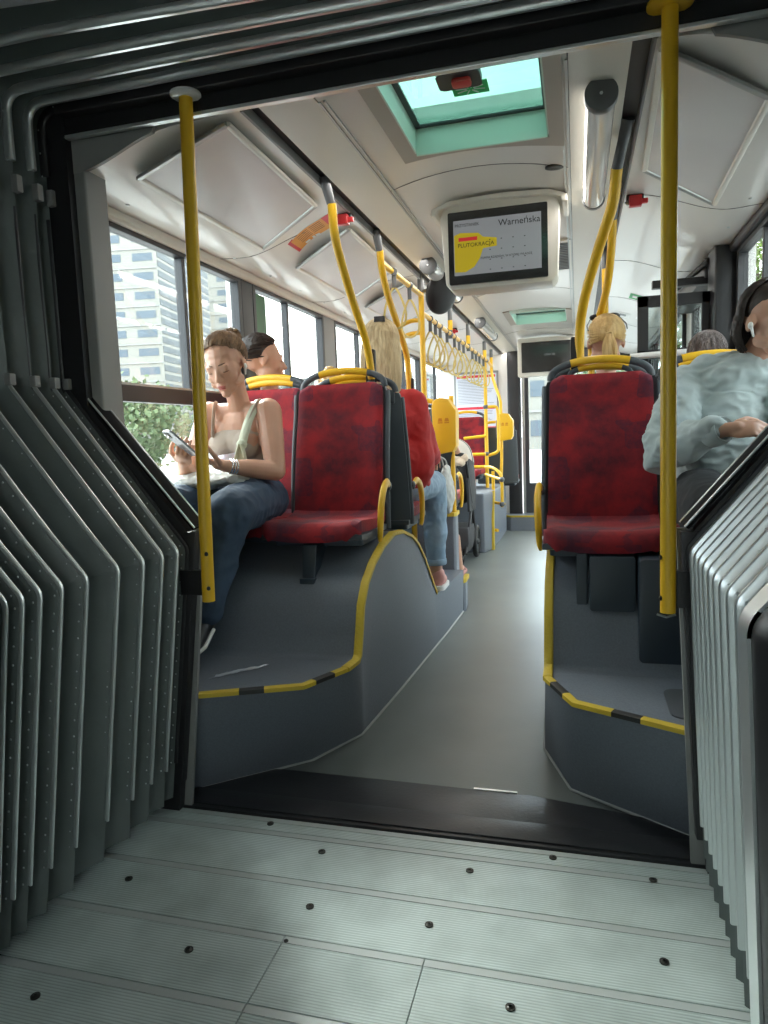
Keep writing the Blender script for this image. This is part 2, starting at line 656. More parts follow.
def tower(name, label, group, cx, cy, w, d, h, rot, facade, floors, cols, side_cols, wins=True):
    t = thing(name, label, 'building', (cx, cy, -0.4), group)
    R = Matrix.Translation((cx, cy, -0.4)) @ Matrix.Rotation(rot, 4, 'Z')
    g = G().box(0, w, 0, d, 0, h).xf(R)
    build(g, 'wall', facade, t, 0)
    fh = h / floors
    g = G()
    for k in range(1, floors):
        g.box(-0.12, w + 0.12, -0.18, 0.0, k * fh - 0.18, k * fh + 0.02)
    build(g.xf(R), 'cornice', LINE_O, t, 0)
    g = G().box(-0.25, w + 0.25, -0.3, d + 0.2, h, h + 0.7)
    build(g.xf(R), 'roof', LINE_O, t, 0)
    n = 0
    for k in range(floors):
        for c in range(cols):
            x = (c + 0.5) * w / cols
            ww = w / cols * (0.36 if c % 2 else 0.22)
            g = G()
            g.box(x - ww, x + ww, -0.06, 0.04, k * fh + fh * .34, k * fh + fh * .74)
            if n < 95:
                build(g.xf(R), 'window', WIN_O, t, 0)
            n += 1
    # the side wall: horizontal cladding bands
    g = G()
    for k in range(floors * 2):
        g.box(w, w + 0.08, 0.3, d - 0.3, k * fh / 2 + 0.1, k * fh / 2 + fh * 0.36)
    build(g.xf(R), 'side_cladding', FAC2, t, 0)
    return t


# tall block of flats seen through the first window
tower('apartment_building', 'tall pale apartment tower with a grey clad side seen through the first left window', None,
      -89.4, 95.3, 27.0, 24.0, 41.0, math.radians(10), FAC, 14, 6, 0)
tower('apartment_building', 'second pale apartment block behind the tower seen right of the sash bar', None,
      -104.0, 146.0, 30.0, 16.0, 46.0, math.radians(6), FAC, 15, 6, 0)
tower('office_building', 'low beige office block on the skyline behind the second left window', None,
      -66.0, 135.0, 38.0, 14.0, 13.2, math.radians(3), FAC, 4, 12, 0)
tower('office_building', 'low pale building beyond the front windscreen', None,
      -4.0, 60.0, 26.0, 10.0, 6.5, 0.0, FAC, 2, 10, 0)

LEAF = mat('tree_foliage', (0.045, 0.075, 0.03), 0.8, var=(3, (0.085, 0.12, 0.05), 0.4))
LEAF2 = mat('yellow_green_foliage', (0.10, 0.17, 0.02), 0.8, var=(3, (0.17, 0.24, 0.04), 0.4))  # yellow-green leaf colour
BARK = mat('tree_bark', (0.09, 0.06, 0.04), 0.9)


def tree(x, y, h, r, label, lm=LEAF, n=420, seed=1, group=None):
    rnd = random.Random(seed)
    t = thing('tree', label, 'tree', (x, y, -0.4), group)
    g = G().tube([(x, y, -0.4), (x + .1, y, h * .3), (x, y + .1, h * .6)], [r * .09, r * .07, r * .03], 8)
    for k in range(5):
        a = k * 1.3
        g.tube([(x, y, h * .32), (x + math.cos(a) * r * .5, y + math.sin(a) * r * .5, h * .6)], [r * .04, r * .015], 6)
    build(g, 'trunk', BARK, t)
    g = G()
    for k in range(n):
        a, b = rnd.uniform(0, 2 * PI), math.acos(rnd.uniform(-1, 1))
        q = rnd.uniform(.55, 1.0) ** .6
        lump = 1 + .22 * math.sin(3 * a + seed) * math.sin(4 * b)
        c = Vector((x + r * q * lump * math.sin(b) * math.cos(a), y + r * q * lump * math.sin(b) * math.sin(a), h * .62 + (h * .42) * q * math.cos(b)))
        for j in range(14):
            p = c + Vector((rnd.gauss(0, .22), rnd.gauss(0, .22), rnd.gauss(0, .2))) * r * .35
            u = Vector((rnd.gauss(0, 1), rnd.gauss(0, 1), rnd.gauss(0, 1))).normalized() * r * .040
            w = u.orthogonal().normalized() * r * .026
            g.add([p - u, p + w, p + u, p - w], [(0, 1, 2, 3)])
    build(g, 'crown', lm, t, 0)
    return t


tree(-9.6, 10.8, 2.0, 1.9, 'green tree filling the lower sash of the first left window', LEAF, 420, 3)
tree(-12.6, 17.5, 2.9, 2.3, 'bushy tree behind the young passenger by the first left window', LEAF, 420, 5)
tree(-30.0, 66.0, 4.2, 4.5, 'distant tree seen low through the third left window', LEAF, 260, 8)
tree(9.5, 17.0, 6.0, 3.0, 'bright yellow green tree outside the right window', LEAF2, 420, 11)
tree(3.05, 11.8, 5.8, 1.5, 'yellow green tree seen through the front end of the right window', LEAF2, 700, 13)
for k in range(4):
    tree(8.5, -10.0 + k * 6.2, 6.5, 2.4, 'leafy street tree in the row outside the right windows', LEAF, 200, 40 + k, 'street trees on the right')
tree(3.0, 40.0, 5.5, 3.0, 'tree beyond the front windscreen', LEAF, 260, 17)

# parked car seen low through the windscreen
t = thing('car', 'small dark car parked beyond the front windscreen', 'car', (1.0, 24.0, -0.4))
g = G().rings([[(0.1 + x * s, 22 + y, z) for x, z in ((0, -.15), (1.75, -.15), (1.8, .25), (1.6, .5), (.2, .5), (-.05, .25))] for s, y in ((.98, 0), (1, 1), (1, 3), (.98, 4))])
build(g, 'body', mat('car_paint', (0.08, 0.10, 0.12), 0.3), t, bevel=.05)
g = G().rings([[(0.3, 22.6, .5), (1.6, 22.6, .5), (1.6, 25.6, .5), (.3, 25.6, .5)], [(0.45, 23.2, 1.0), (1.45, 23.2, 1.0), (1.45, 25.0, 1.0), (.45, 25.0, 1.0)]])
build(g, 'cabin', WIN_O, t, bevel=.04)
for sx in (.1, 1.65):
    for sy in (22.8, 25.2):
        build(G().rbox(sx, sx + .2, sy - .32, sy + .32, -.4, .24, .3, 'x', 8), 'wheel', BLACK, t)

def cz(x):
    """height of the ceiling at x"""
    x -= .08
    ax = abs(x)
    if ax < .36:
        return 2.285 - .035 * (ax / .36) ** 2
    if ax < .535:
        return 2.25 - .012 * (ax - .36) / .175
    bx_ = abs(x + .08)
    t = min(1, max(0, (bx_ - .74) / .36))
    return 2.236 - .014 * max(0, (min(bx_, .8) - .5) / .3) - .092 * t * t * (3 - 2 * t)



# ================================================================== FLOORS
g = G().box(-1.3, 1.3, 2.25, 9.6, -0.06, 0.0)
structure(g, 'floor', VFLOOR, 0, label='grey vinyl floor of the bus aisle')
g = G().box(-1.3, 1.3, -7.0, -0.9, -0.06, 0.0)
structure(g, 'floor', VFLOOR, 0, label='grey vinyl floor of the rear section')

# gangway plate: aluminium planks, each a few millimetres proud of the gap beneath it
g = G().box(-1.33, 1.33, -1.0, 2.05, -0.08, -0.012)
gf = structure(g, 'floor', ALU_D, 0, label='ribbed aluminium gangway floor')
ys = [2.015, 1.945, 1.728, 1.510, 1.292, 1.074, .856, .638, .420, .202, -.016, -.234, -.452, -.67, -.9]
xs = {3: (-0.262, 0.098), 4: (-0.262, 0.098), 7: (-.2,), 9: (.15,)}
GF_ROT = Matrix.Rotation(math.radians(0.8), 4, 'Z')
for i in range(len(ys) - 1):
    cuts = [-1.0] + list(xs.get(i, ())) + [1.0]
    for a, b in zip(cuts[:-1], cuts[1:]):
        g = G().box(a + .0012, b - .0012, ys[i + 1] + .0015, ys[i] - .0015, -0.012, 0.0)
        build(g, 'plank', ALU_FLOOR, gf, 0, bevel=.0012)
        # smooth overlap lip along the far edge of each plank
        g = G().box(a + .0012, b - .0012, ys[i] - .026, ys[i] - .004, 0.0, 0.0016)
        build(g, 'plank_lip', ALU_LIP, gf, 0)
SCREW = mat('dark_screw', (0.05, 0.05, 0.045), 0.35, 0.8)
for sx, sy in ((-.519, 1.98), (-.298, 1.867), (.381, 1.98), (.153, 1.868), (.652, 1.93), (-.804, 1.626), (-.242, 1.625), (.084, 1.625),
               (.646, 1.621), (-.479, 1.41), (.309, 1.409), (-.253, 1.49), (-.75, 1.2), (.62, 1.2), (-.6, .9), (.3, .9), (.0, .5), (.5, .45)):
    r = .011 if (sx, sy) != (-.253, 1.49) else .006
    g = G()
    g.prism([(sx + r * math.cos(a * PI / 8), sy + r * math.sin(a * PI / 8)) for a in range(16)], 'z', .0, .003)
    g.rings([[(sx + r * q * math.cos(a * PI / 8), sy + r * q * math.sin(a * PI / 8), z) for a in range(16)] for q, z in ((.75, .003), (.35, .0045), (.3, .002))], True)
    build(g, 'screw', SCREW, gf, 30)

for x in (-1.32, 1.32):  # unseen side boards, added to stop light leaking in under the bellows
    g = G().box(x - .02, x + .02, -.95, 2.0, -.3, 2.52)
    structure(g, 'trim_%d' % (40 if x < 0 else 41), RUBBER, 0, label='dark unseen outer skin of the gangway added to block light')
# black rubber threshold
g = G()
g.add([], [])
near = [(-.93, 2.02), (-.4, 2.02), (0.1, 2.02), (.84, 2.02)]
g.prism([(-.95, 2.02), (.86, 2.02), (.86, 2.20), (.55, 2.27), (.30, 2.315), (-.2, 2.325), (-.62, 2.33), (-.80, 2.31), (-.95, 2.22)], 'z', -.02, .007)
g.prism([(-.95, 2.035), (.86, 2.035), (.86, 2.135), (-.95, 2.135)], 'z', .007, .013)
structure(g, 'trim_1', RUBBER, 20, bevel=.002, label='black rubber threshold between gangway and bus floor')
g = G().prism([(.10, 2.318), (.25, 2.318), (.25, 2.328), (.10, 2.328)], 'z', .0, .009)
structure(g, 'trim_2', ALU, 0, label='short metal end strip on the threshold')

# ================================================================== BELLOWS
def fillet(pts, rad):
    out = []
    for i, p in enumerate(pts):
        r = rad[i]
        if i == 0 or i == len(pts) - 1 or not r:
            out.append(Vector(p))
            continue
        p = Vector(p)
        a = (Vector(pts[i - 1]) - p).normalized()
        b = (Vector(pts[i + 1]) - p).normalized()
        ang = a.angle(b)
        d = r / math.tan(ang / 2)
        s_, e_ = p + a * d, p + b * d
        for k in range(6):
            t = k / 5
            out.append(s_ * (1 - t) ** 2 + p * 2 * t * (1 - t) + e_ * t * t)
    return out


def dens(pts, step=.12):
    out = [pts[0]]
    for a, b in zip(pts[:-1], pts[1:]):
        n = max(1, int((b - a).length / step))
        out += [a.lerp(b, (k + 1) / n) for k in range(n)]
    return out


LOOP = dens(fillet([(-.868, .055), (-.750, .915), (-1.16, 1.445), (-1.16, 2.295), (1.16, 2.295), (1.16, 1.445), (.735, .925), (.775, .055)],
                   [0, .05, .03, .05, .05, .03, .05, 0]))


def normals2(P):
    out = []
    for i in range(len(P)):
        t = (P[min(i + 1, len(P) - 1)] - P[max(i - 1, 0)]).normalized()
        out.append(Vector((-t.y, t.x)))
    return out


LN = normals2(LOOP)
YL = [1.985, 1.925, 1.84, 1.74, 1.62, 1.487, 1.393, 1.322, 1.268, 1.222, 1.185]
YR = [1.985, 1.925, 1.862, 1.80, 1.738, 1.675, 1.61, 1.54, 1.465, 1.385, 1.25]
for k in range(12):
    YL.append(1.08 - k * .155)
    YR.append(1.13 - k * .160)


def ring_y(i, x):
    t = min(1, max(0, (x + .87) / 1.64))
    return YL[i] + (YR[i] - YL[i]) * t


bel = thing('gangway_bellows', 'grey folding gangway bellows with aluminium ribs lining both sides and the roof', 'bellows', (0, 1.0, 0))
g = G()
for i in range(len(YL) - 1):
    rows = []
    for v in range(9):
        t = v / 8
        dep = .010 + .070 * (1 - abs(2 * t - 1) ** 1.4)
        row = []
        for p, n in zip(LOOP, LN):
            y = ring_y(i, p.x) * (1 - t) + ring_y(i + 1, p.x) * t
            wob = .006 * noise.noise(Vector((p.x * 3, y * 9, p.y * 4)))
            q = p + n * (dep + wob)
            z = q.y
            if p.y < .08:
                z = .02 + .03 * abs(2 * t - 1)
            row.append(Vector((q.x, y, z)))
        rows.append(row)
    g.rings(rows, False, False)
build(g, 'folded_fabric', FABRIC, bel, 50)


def sweep(g, idx, i, w, d, d0=0.0):
    """clamp profile along LOOP[idx] for ring i: w across, d deep"""
    rings = []
    for k in idx:
        p, n = LOOP[k], LN[k]
        y = ring_y(i, p.x)
        sec = [(-w / 2, d), (-w / 2, d0 + w * .3), (-w * .25, d0), (w * .25, d0), (w / 2, d0 + w * .3), (w / 2, d)]
        rings.append([Vector((p.x + n.x * b, y + a, p.y + n.y * b)) for a, b in sec])
    g.rings(rings, True)


def thing_part(name, parent):
    o = bpy.data.objects.new(name, None)
    o.empty_display_size = .05
    COL.objects.link(o)
    o.parent = parent
    OFF[o.name] = OFF[parent.name]
    return o


iL1 = [k for k, p in enumerate(LOOP) if p.x < -.5 and p.y < 1.47 and p.y > .10]
iRoof = [k for k, p in enumerate(LOOP) if p.y > 2.02]
iR1 = [k for k, p in enumerate(LOOP) if p.x > .5 and p.y < 1.47 and p.y > .10]
iUL = [k for k, p in enumerate(LOOP) if p.x < -.5 and 1.44 < p.y < 2.06]
iUR = [k for k, p in enumerate(LOOP) if p.x > .5 and 1.44 < p.y < 2.06]
for i in range(len(YL)):
    if i == 10:
        continue
    g = G()
    rib = thing_part('rib', bel)
    for seg, w_, d_, nm in ((iL1, .007, .012, 'left_clamp'), (iR1, .012, .030, 'right_clamp'), (iRoof, .018, .026, 'roof_clamp')):
        g = G()
        sweep(g, seg, i, w_, d_)
        build(g, nm, ALU if i else BLACK, rib, 50)
    g = G()
    if i < 10:
        for seg, step, dd in ((iL1, .045, .022), (iR1, .045, .017), (iRoof, .06, .020)):
            acc = 0
            for a, b in zip(seg[:-1], seg[1:]):
                L = (LOOP[b] - LOOP[a]).length
                while acc < L:
                    q = LOOP[a].lerp(LOOP[b], acc / L)
                    n = LN[a]
                    y = ring_y(i, q.x) - (.0095 if seg is iRoof else .0055)
                    g.ell((q.x + n.x * dd, y, q.y + n.y * dd), ((.0042, .003, .0042) if seg is iR1 else (.0030, .002, .0030)), None, 6, 4)
                    acc += step if seg is not iRoof else .07
                acc -= L
        o = build(g, 'rivets', ALU, rib, 60)
        o['kind'] = 'stuff'
        for x in (-1.16, 1.16):
            y = ring_y(i, x)
            s_ = 1 if x > 0 else -1
            for z0, z1, zt in ((2.02, 2.07, 1.985), (1.44, 1.475, 1.50)):
                g = G().rings([[(x - .012, y - .012, z0), (x + .012, y - .012, z0), (x + .012, y + .012, z0), (x - .012, y + .012, z0)],
                               [(x - .012, y - .012, z1), (x + .012, y - .012, z1), (x + .012, y + .012, z1), (x - .012, y + .012, z1)]])
                build(g, 'bracket', GREY_PANEL, rib, 30, bevel=.004)
        for seg in (iUL, iUR):
            g = G()
            sweep(g, seg, i, .008, .03, .012)
            build(g, 'edge_welt', RUBBER, rib, 40)

# middle hoop that joins the two bellows
g = G()
hoop_i = 10
for seg in (list(range(len(LOOP))),):
    rings = []
    for k in seg:
        p, n = LOOP[k], LN[k]
        y = ring_y(10, p.x) - .03
        rings.append([Vector((p.x + n.x * b, y + a, max(.0, p.y + n.y * b))) for a, b in ((-.02, .16), (-.02, -.018), (.02, -.024), (.028, -.01), (.028, .16))])
    g.rings(rings, True)
hoop = thing('middle_hoop', 'silver metal hoop with black gasket around the middle of the gangway', 'frame', (0, 1.2, 0))
build(g, 'metal_profile', ALU, hoop, 40)
g = G()
rings = []
for k in range(len(LOOP)):
    p, n = LOOP[k], LN[k]
    y = ring_y(10, p.x) - .055
    rings.append([Vector((p.x + n.x * b, y + a, max(.0, p.y + n.y * b))) for a, b in ((-.05, .10), (-.05, .0), (-.03, -.012), (.004, -.012), (.004, .10))])
g.rings(rings, True)
build(g, 'gasket', BLACK, hoop, 40)

# ================================================================== PORTAL of the front section
OUT = [(-1.34, -.02), (-1.34, 2.52), (1.34, 2.52), (1.34, -.02)]
INN = [(-.862, 0.0), (-.742, .95), (-1.095, 1.385), (-1.095, 2.29), (1.095, 2.29), (1.095, 1.385), (.742, .95), (.80, 0.0)]


def ring_plate(g, inner, outer_pts, y0, y1):
    """plate with the opening 'inner'; outer_pts has one outer point per inner point"""
    n = len(inner)
    for y, fl in ((y0, 1), (y1, 0)):
        pass
    vs = [(x, y0, z) for x, z in inner] + [(x, y0, z) for x, z in outer_pts] + [(x, y1, z) for x, z in inner] + [(x, y1, z) for x, z in outer_pts]
    fs = []
    for i in range(n - 1):
        fs += [(i, i + 1, n + i + 1, n + i), (2 * n + i, 3 * n + i, 3 * n + i + 1, 2 * n + i + 1), (i, 2 * n + i, 2 * n + i + 1, i + 1), (n + i, n + i + 1, 3 * n + i + 1, 3 * n + i)]
    fs += [(0, n, 3 * n, 2 * n), (n - 1, 3 * n - 1, 4 * n - 1, 2 * n - 1)]
    g.add(vs, fs)


g = G()
ring_plate(g, INN, [(-1.34, 0.0), (-1.34, .95), (-1.34, 1.385), (-1.34, 2.52), (1.34, 2.52), (1.34, 1.385), (1.34, .95), (1.34, 0.0)], 1.99, 2.03)
structure(g, 'wall_gangway', BLACK, 0, label='black end wall around the gangway opening')
# beam over the opening
g = G().box(-1.09, 1.09, 1.945, 1.99, 2.275, 2.40)
structure(g, 'trim_3', BLACK, 0, bevel=.004, label='black beam over the gangway opening')
g = G().box(-1.09, 1.09, 1.99, 2.004, 2.232, 2.30)
structure(g, 'trim_33', BLACK, 0, label='black upstand of the beam')
g = G().box(-1.10, 1.10, 1.99, 2.010, 2.221, 2.232)
structure(g, 'trim_4', ALU, 0, bevel=.002, label='thin light edge strip below the beam')
# upright posts and sloping cheek of the opening
for s in (-1, 1):
    g = G().rbox(min(s * 1.145, s * 1.055), max(s * 1.145, s * 1.055), 2.02, 2.13, 1.30, 2.235, .008)
    structure(g, 'trim_%d' % (5 if s < 0 else 6), GREY_PANEL, 30, label='grey upright post at the side of the opening')
    g = G()
    # corner gusset
    pts = [(s * 1.10, 2.229)]
    for k in range(13):
        a = k / 12
        pts.append((s * (1.10 - .30 * a), cz(s * (1.10 - .30 * a)) - .006))
    g.prism(pts + [(s * .79, 2.229)], 'y', 2.018, 2.032)
    structure(g, 'trim_%d' % (7 if s < 0 else 8), GREY_PANEL, 30, label='grey curved gusset in the top corner')
    kx = .735
    # sloping capping: black with a bright edge, then vertical black edge down to the floor
    path = [(s * 1.15, 2.055, 1.45), (s * .745, 2.055, .968)]
    g = G()
    dirv = (Vector(path[1]) - Vector(path[0])).normalized()
    nn = Vector((dirv.z, 0, -dirv.x)) * (1 if s < 0 else -1)
    if nn.z < 0:
        nn = -nn
    secs = []
    for p in path:
        p = Vector(p)
        secs.append([p + Vector((0, -.055, 0)), p + Vector((0, .008, 0)), p + Vector((0, .008, 0)) + nn * .014, p + Vector((0, .0, 0)) + nn * .020, p + Vector((0, -.03, 0)) + nn * .020, p + Vector((0, -.055, 0)) + nn * .012])
    g.rings(secs)
    structure(g, 'trim_%d' % (9 if s < 0 else 10), MATTE, 20, bevel=.004, label='black sloping capping beside the opening')
    g = G()
    for yy, dd in ((-.056, .013), (.004, .019)):
        g.tube([Vector(path[0]) + Vector((0, yy, 0)) + nn * dd, Vector(path[1]) + Vector((0, yy, 0)) + nn * dd], .0035, 8)
    structure(g, 'trim_%d' % (11 if s < 0 else 12), ALU, 30, label='bright metal edge of the sloping capping')
    # vertical cheek below the capping
    lo = .862 if s < 0 else .79
    g = G().rings([[(s * (lo + .03), 1.985, .10), (s * (lo - .020), 1.985, .10), (s * (lo - .020), 2.02, .10), (s * (lo + .03), 2.02, .10)],
                   [(s * (.742 + .03), 1.985, .965), (s * (.724), 1.985, .965), (s * .724, 2.02, .965), (s * (.742 + .03), 2.02, .965)]])
    structure(g, 'trim_%d' % (13 if s < 0 else 14), BLACK, 30, bevel=.004, label='black rubber upright edge of the opening')
    g = G().rings([[(s * (lo + .04), 2.022, .0), (s * (lo - .028), 2.022, .0), (s * (lo - .028), 2.036, .0), (s * (lo + .04), 2.036, .0)],
                   [(s * .80, 2.022, .97), (s * .716, 2.022, .97), (s * .716, 2.036, .97), (s * .80, 2.036, .97)]])
    structure(g, 'trim_%d' % (15 if s < 0 else 16), GREY_PANEL, 30, bevel=.002, label='grey upright cheek of the opening')

# ================================================================== SIDE WALLS AND WINDOWS
WNO = [0]


def window(y0, y1, z0, z1, side, bar=1.455, mull=None, label=None):
    """a fixed bus window: dark frame ring, sash bars, glass"""
    WNO[0] += 1
    s = side
    X = s * 1.25

    def bx(g, ya, yb, za, zb, d=.028, o=0.0):
        g.box(min(X - s * d, X + s * .02), max(X - s * d, X + s * .02), ya, yb, za, zb)
    t = .032
    g = G()
    bx(g, y0, y0 + t, z0, z1)
    bx(g, y1 - t, y1, z0, z1)
    bx(g, y0 + t, y1 - t, z1 - t, z1)
    bx(g, y0 + t, y1 - t, z0, z0 + t)
    w = structure(g, 'window_%d' % WNO[0], SEAL, 0, bevel=.003, label=label)
    if bar:
        g = G()
        bx(g, y0 + t, y1 - t, bar - .035, bar + .03, .024)
        build(g, 'sash_bar', SEAL, w, 0, bevel=.004)
        g = G()
        bx(g, y0 + t, y1 - t, bar + .03, bar + .038, .026)
        build(g, 'sash_edge', ALU_D, w, 0)
    if mull:
        g = G()
        bx(g, mull - .013, mull + .013, (bar or z0) + .02, z1 - t, .020)
        build(g, 'mullion', SEAL, w, 0, bevel=.003)
    g = G().box(X - .003, X + .003, y0 + .01, y1 - .01, z0 + .01, z1 - .01)
    build(g, 'glass', CLEAR, w, 0)
    return w


def side_wall(side, y0, y1, wins, ztop=2.12, zroof=2.5, name='wall_left', zs=1.0):
    s = side
    a, b = (s * 1.25, s * 1.31) if s > 0 else (s * 1.31, s * 1.25)
    g = G()
    g.box(a, b, y0, y1, ztop, zroof)
    ys_ = y0
    for (w0, w1, wz) in wins:
        g.box(a, b, ys_, w0, -.3, ztop)
        g.box(a, b, w0, w1, -.3, wz)
        ys_ = w1
    g.box(a, b, ys_, y1, -.3, ztop)
    return structure(g, name, WHITE_PANEL, 0)


LW = [(2.33, 3.43, 1.0), (3.57, 4.67, 1.0), (4.90, 6.15, 1.0), (6.35, 7.75, 1.0), (7.95, 9.45, 1.0)]
side_wall(-1, 2.0, 9.7, LW, name='wall_left')
mm = [2.885, 4.06, 5.5, 7.05, 8.7]
for (a, b, z), m_ in zip(LW, mm):
    window(a, b, z, 2.10, -1, 1.455, m_, 'left side bus window with dark frame')
RW = [(2.35, 3.90, 1.0), (4.15, 5.45, .10), (5.75, 7.85, 1.0), (8.15, 9.4, .10)]
side_wall(1, 2.0, 9.7, RW, name='wall_right')
window(2.35, 3.90, 1.0, 2.10, 1, 1.62, 3.42, 'right side bus window behind the passenger in the pale hoodie')
window(5.75, 7.85, 1.0, 2.10, 1, 1.455, 6.8, 'right side window beyond the middle door')
# dark pillars between the left windows (inside faces)
n = 20
for (ya, yb, m_) in ((3.432, 3.568, SEAL), (4.672, 4.898, GREY_PANEL), (6.152, 6.348, GREY_PANEL), (7.752, 7.948, GREY_PANEL)):
    g = G().rbox(-1.252, -1.222, ya, yb, 1.0, 2.12, .01)
    structure(g, 'trim_%d' % n, m_, 30, label='pillar between two left windows')
    n += 1
g = G().rbox(-1.252, -1.215, 2.12, 2.328, 1.0, 2.12, .01)
structure(g, 'trim_%d' % n, SEAL, 30, label='dark window pillar next to the gangway')
n += 1
# long cover strip along the window tops
for s in (-1, 1):
    g = G().prism([(s * 1.255, 2.088), (s * 1.205, 2.088), (s * 1.195, 2.100), (s * 1.195, 2.128), (s * 1.255, 2.135)], 'y', 2.10, 9.6)
    structure(g, 'trim_%d' % n, IVORY if s < 0 else SEAL, 30, bevel=.003, label='long strip above the side windows')
    n += 1
    # sill panels under the windows
    g = G().rbox(min(s * 1.225, s * 1.25), max(s * 1.225, s * 1.25), 2.06, 9.6 if s < 0 else 3.98, .80, .995, .01)
    structure(g, 'trim_%d' % n, GREY_PANEL, 30, label='grey panel below the side windows')
    n += 1

# doors on the right side (double leaves with tall panes)
for di, (a, b) in enumerate(((4.15, 5.45), (8.15, 9.4))):
    g = G()
    for (c, d) in ((a, (a + b) / 2), ((a + b) / 2, b)):
        g.box(1.24, 1.29, c, c + .06, .1, 2.12)
        g.box(1.24, 1.29, d - .06, d, .1, 2.12)
        g.box(1.24, 1.29, c + .06, d - .06, .1, .3)
        g.box(1.24, 1.29, c + .06, d - .06, 2.04, 2.12)
    dd = structure(g, 'door_%d' % (di + 1), BLACK, 0, bevel=.004, label='double passenger door with tall panes')
    for (c, d) in ((a, (a + b) / 2), ((a + b) / 2, b)):
        build(G().box(1.262, 1.268, c + .05, d - .05, .28, 2.06), 'glass', CLEAR, dd, 0)
        build(G().tube([(1.2, c + .12, .7), (1.16, c + .12, .8), (1.16, c + .12, 1.5), (1.2, c + .12, 1.6)], .014, 8), 'door_handle', YELLOW, dd)

# ================================================================== CEILING
HX0, HX1 = -.10, .375
HATCH = [(1.95, 2.62), (6.30, 6.98)]


def ceil_strip(x0, x1, y0, y1, n=8, th=.03):
    g = G()
    xs_ = [x0 + (x1 - x0) * k / n for k in range(n + 1)]
    low = [(x, cz(x)) for x in xs_]
    hi = [(x, cz(x) + th) for x in xs_[::-1]]
    g.prism(low + hi, 'y', y0, y1)
    return g


ce = structure(ceil_strip(-.28, HX0, 2.035, 9.6), 'ceiling', WHITE_PANEL, 30, label='cream ceiling panels of the bus')
build(ceil_strip(HX1, .44, 2.035, 9.6), 'ceiling_panel', WHITE_PANEL, ce, 30)
yy = 2.035
for (a, b) in HATCH + [(9.6, 9.6)]:
    if a > yy:
        build(ceil_strip(HX0, HX1, yy, a), 'ceiling_panel', WHITE_PANEL, ce, 30)
    yy = b + .008
for x0, x1 in ((-.455, -.28), (.44, .61)):
    build(ceil_strip(x0 + .004, x1 - .004, 2.035, 9.6, 4), 'light_band_cover', IVORY, ce, 30)
for x0, x1 in ((-1.25, -.505), (.665, 1.25)):
    build(ceil_strip(x0, x1, 2.035, 9.6, 16), 'sloping_panel', WHITE_PANEL, ce, 30)
for x0, x1 in ((-.52, -.44), (.60, .68)):
    build(G().box(x0, x1, 2.035, 9.6, 2.262, 2.30), 'groove', BLACK, ce, 0)
    build(G().box(x0 + .012 if x0 < 0 else x1 - .022, x0 + .022 if x0 < 0 else x1 - .012, 2.035, 9.6, 2.230, 2.262), 'groove_lip', GREY_PANEL, ce, 0)
build(G().box(-.30, -.26, 2.035, 9.6, 2.29, 2.31), 'groove', BLACK, ce, 0)
build(G().box(.42, .46, 2.035, 9.6, 2.29, 2.31), 'groove', BLACK, ce, 0)


def seam(x0, x1, y, curve=0.0, w=.004):
    g = G()
    k = 14
    P = [(x0 + (x1 - x0) * i / k) for i in range(k + 1)]
    rings = []
    for i, x in enumerate(P):
        yc = y + curve * (1 - (2 * i / k - 1) ** 2)
        z = cz(x)
        rings.append([(x, yc - w / 2, z - .0015), (x, yc + w / 2, z - .0015), (x, yc + w / 2, z + .003), (x, yc - w / 2, z + .003)])
    g.rings(rings)
    return g


for y in (2.93, 4.2, 5.4, 7.6, 8.8):
    build(seam(-.28, .44, y, -.05), 'panel_seam', SEAM, ce, 30)
for y in (3.18, 4.4, 5.6, 6.8, 8.0):
    build(seam(-1.2, -.51, y, .05), 'panel_seam', SEAM, ce, 30)
    build(seam(.68, 1.2, y + .1, .05), 'panel_seam', SEAM, ce, 30)
for x in (-.27, .43):
    g = G()
    g.box(x - .012, x - .004, 2.1, 9.6, cz(x) - .005, cz(x) + .004)
    g.box(x + .004, x + .012, 2.1, 9.6, cz(x) - .005, cz(x) + .004)
    build(g, 'panel_rail', ALU_D, ce, 0)
# small dome screws along the window edge of the sloping panels
for x in (-1.13, 1.13):
    for k in range(12):
        y = 2.35 + k * .42
        build(G().ell((x, y, cz(x) - .001), (.008, .008, .005), None, 10, 6), 'screw', ALU, ce)

# roof above the panels, open at the hatches
g = G()
g.box(-1.31, HX0 - .02, 2.0, 9.7, 2.38, 2.42)
g.box(HX1 + .02, 1.31, 2.0, 9.7, 2.38, 2.42)
yy = 2.0
for a, b in HATCH + [(9.7, 9.7)]:
    if a > yy:
        g.box(HX0 - .02, HX1 + .02, yy, a, 2.38, 2.42)
    yy = b
structure(g, 'ceiling', WHITE_PANEL, 0, label='roof skin of the front section')
g = G()
g.box(-1.31, 1.31, -7.2, 2.0, 2.50, 2.54)
structure(g, 'ceiling', GREY_PANEL, 0, label='roof over the gangway and rear section')

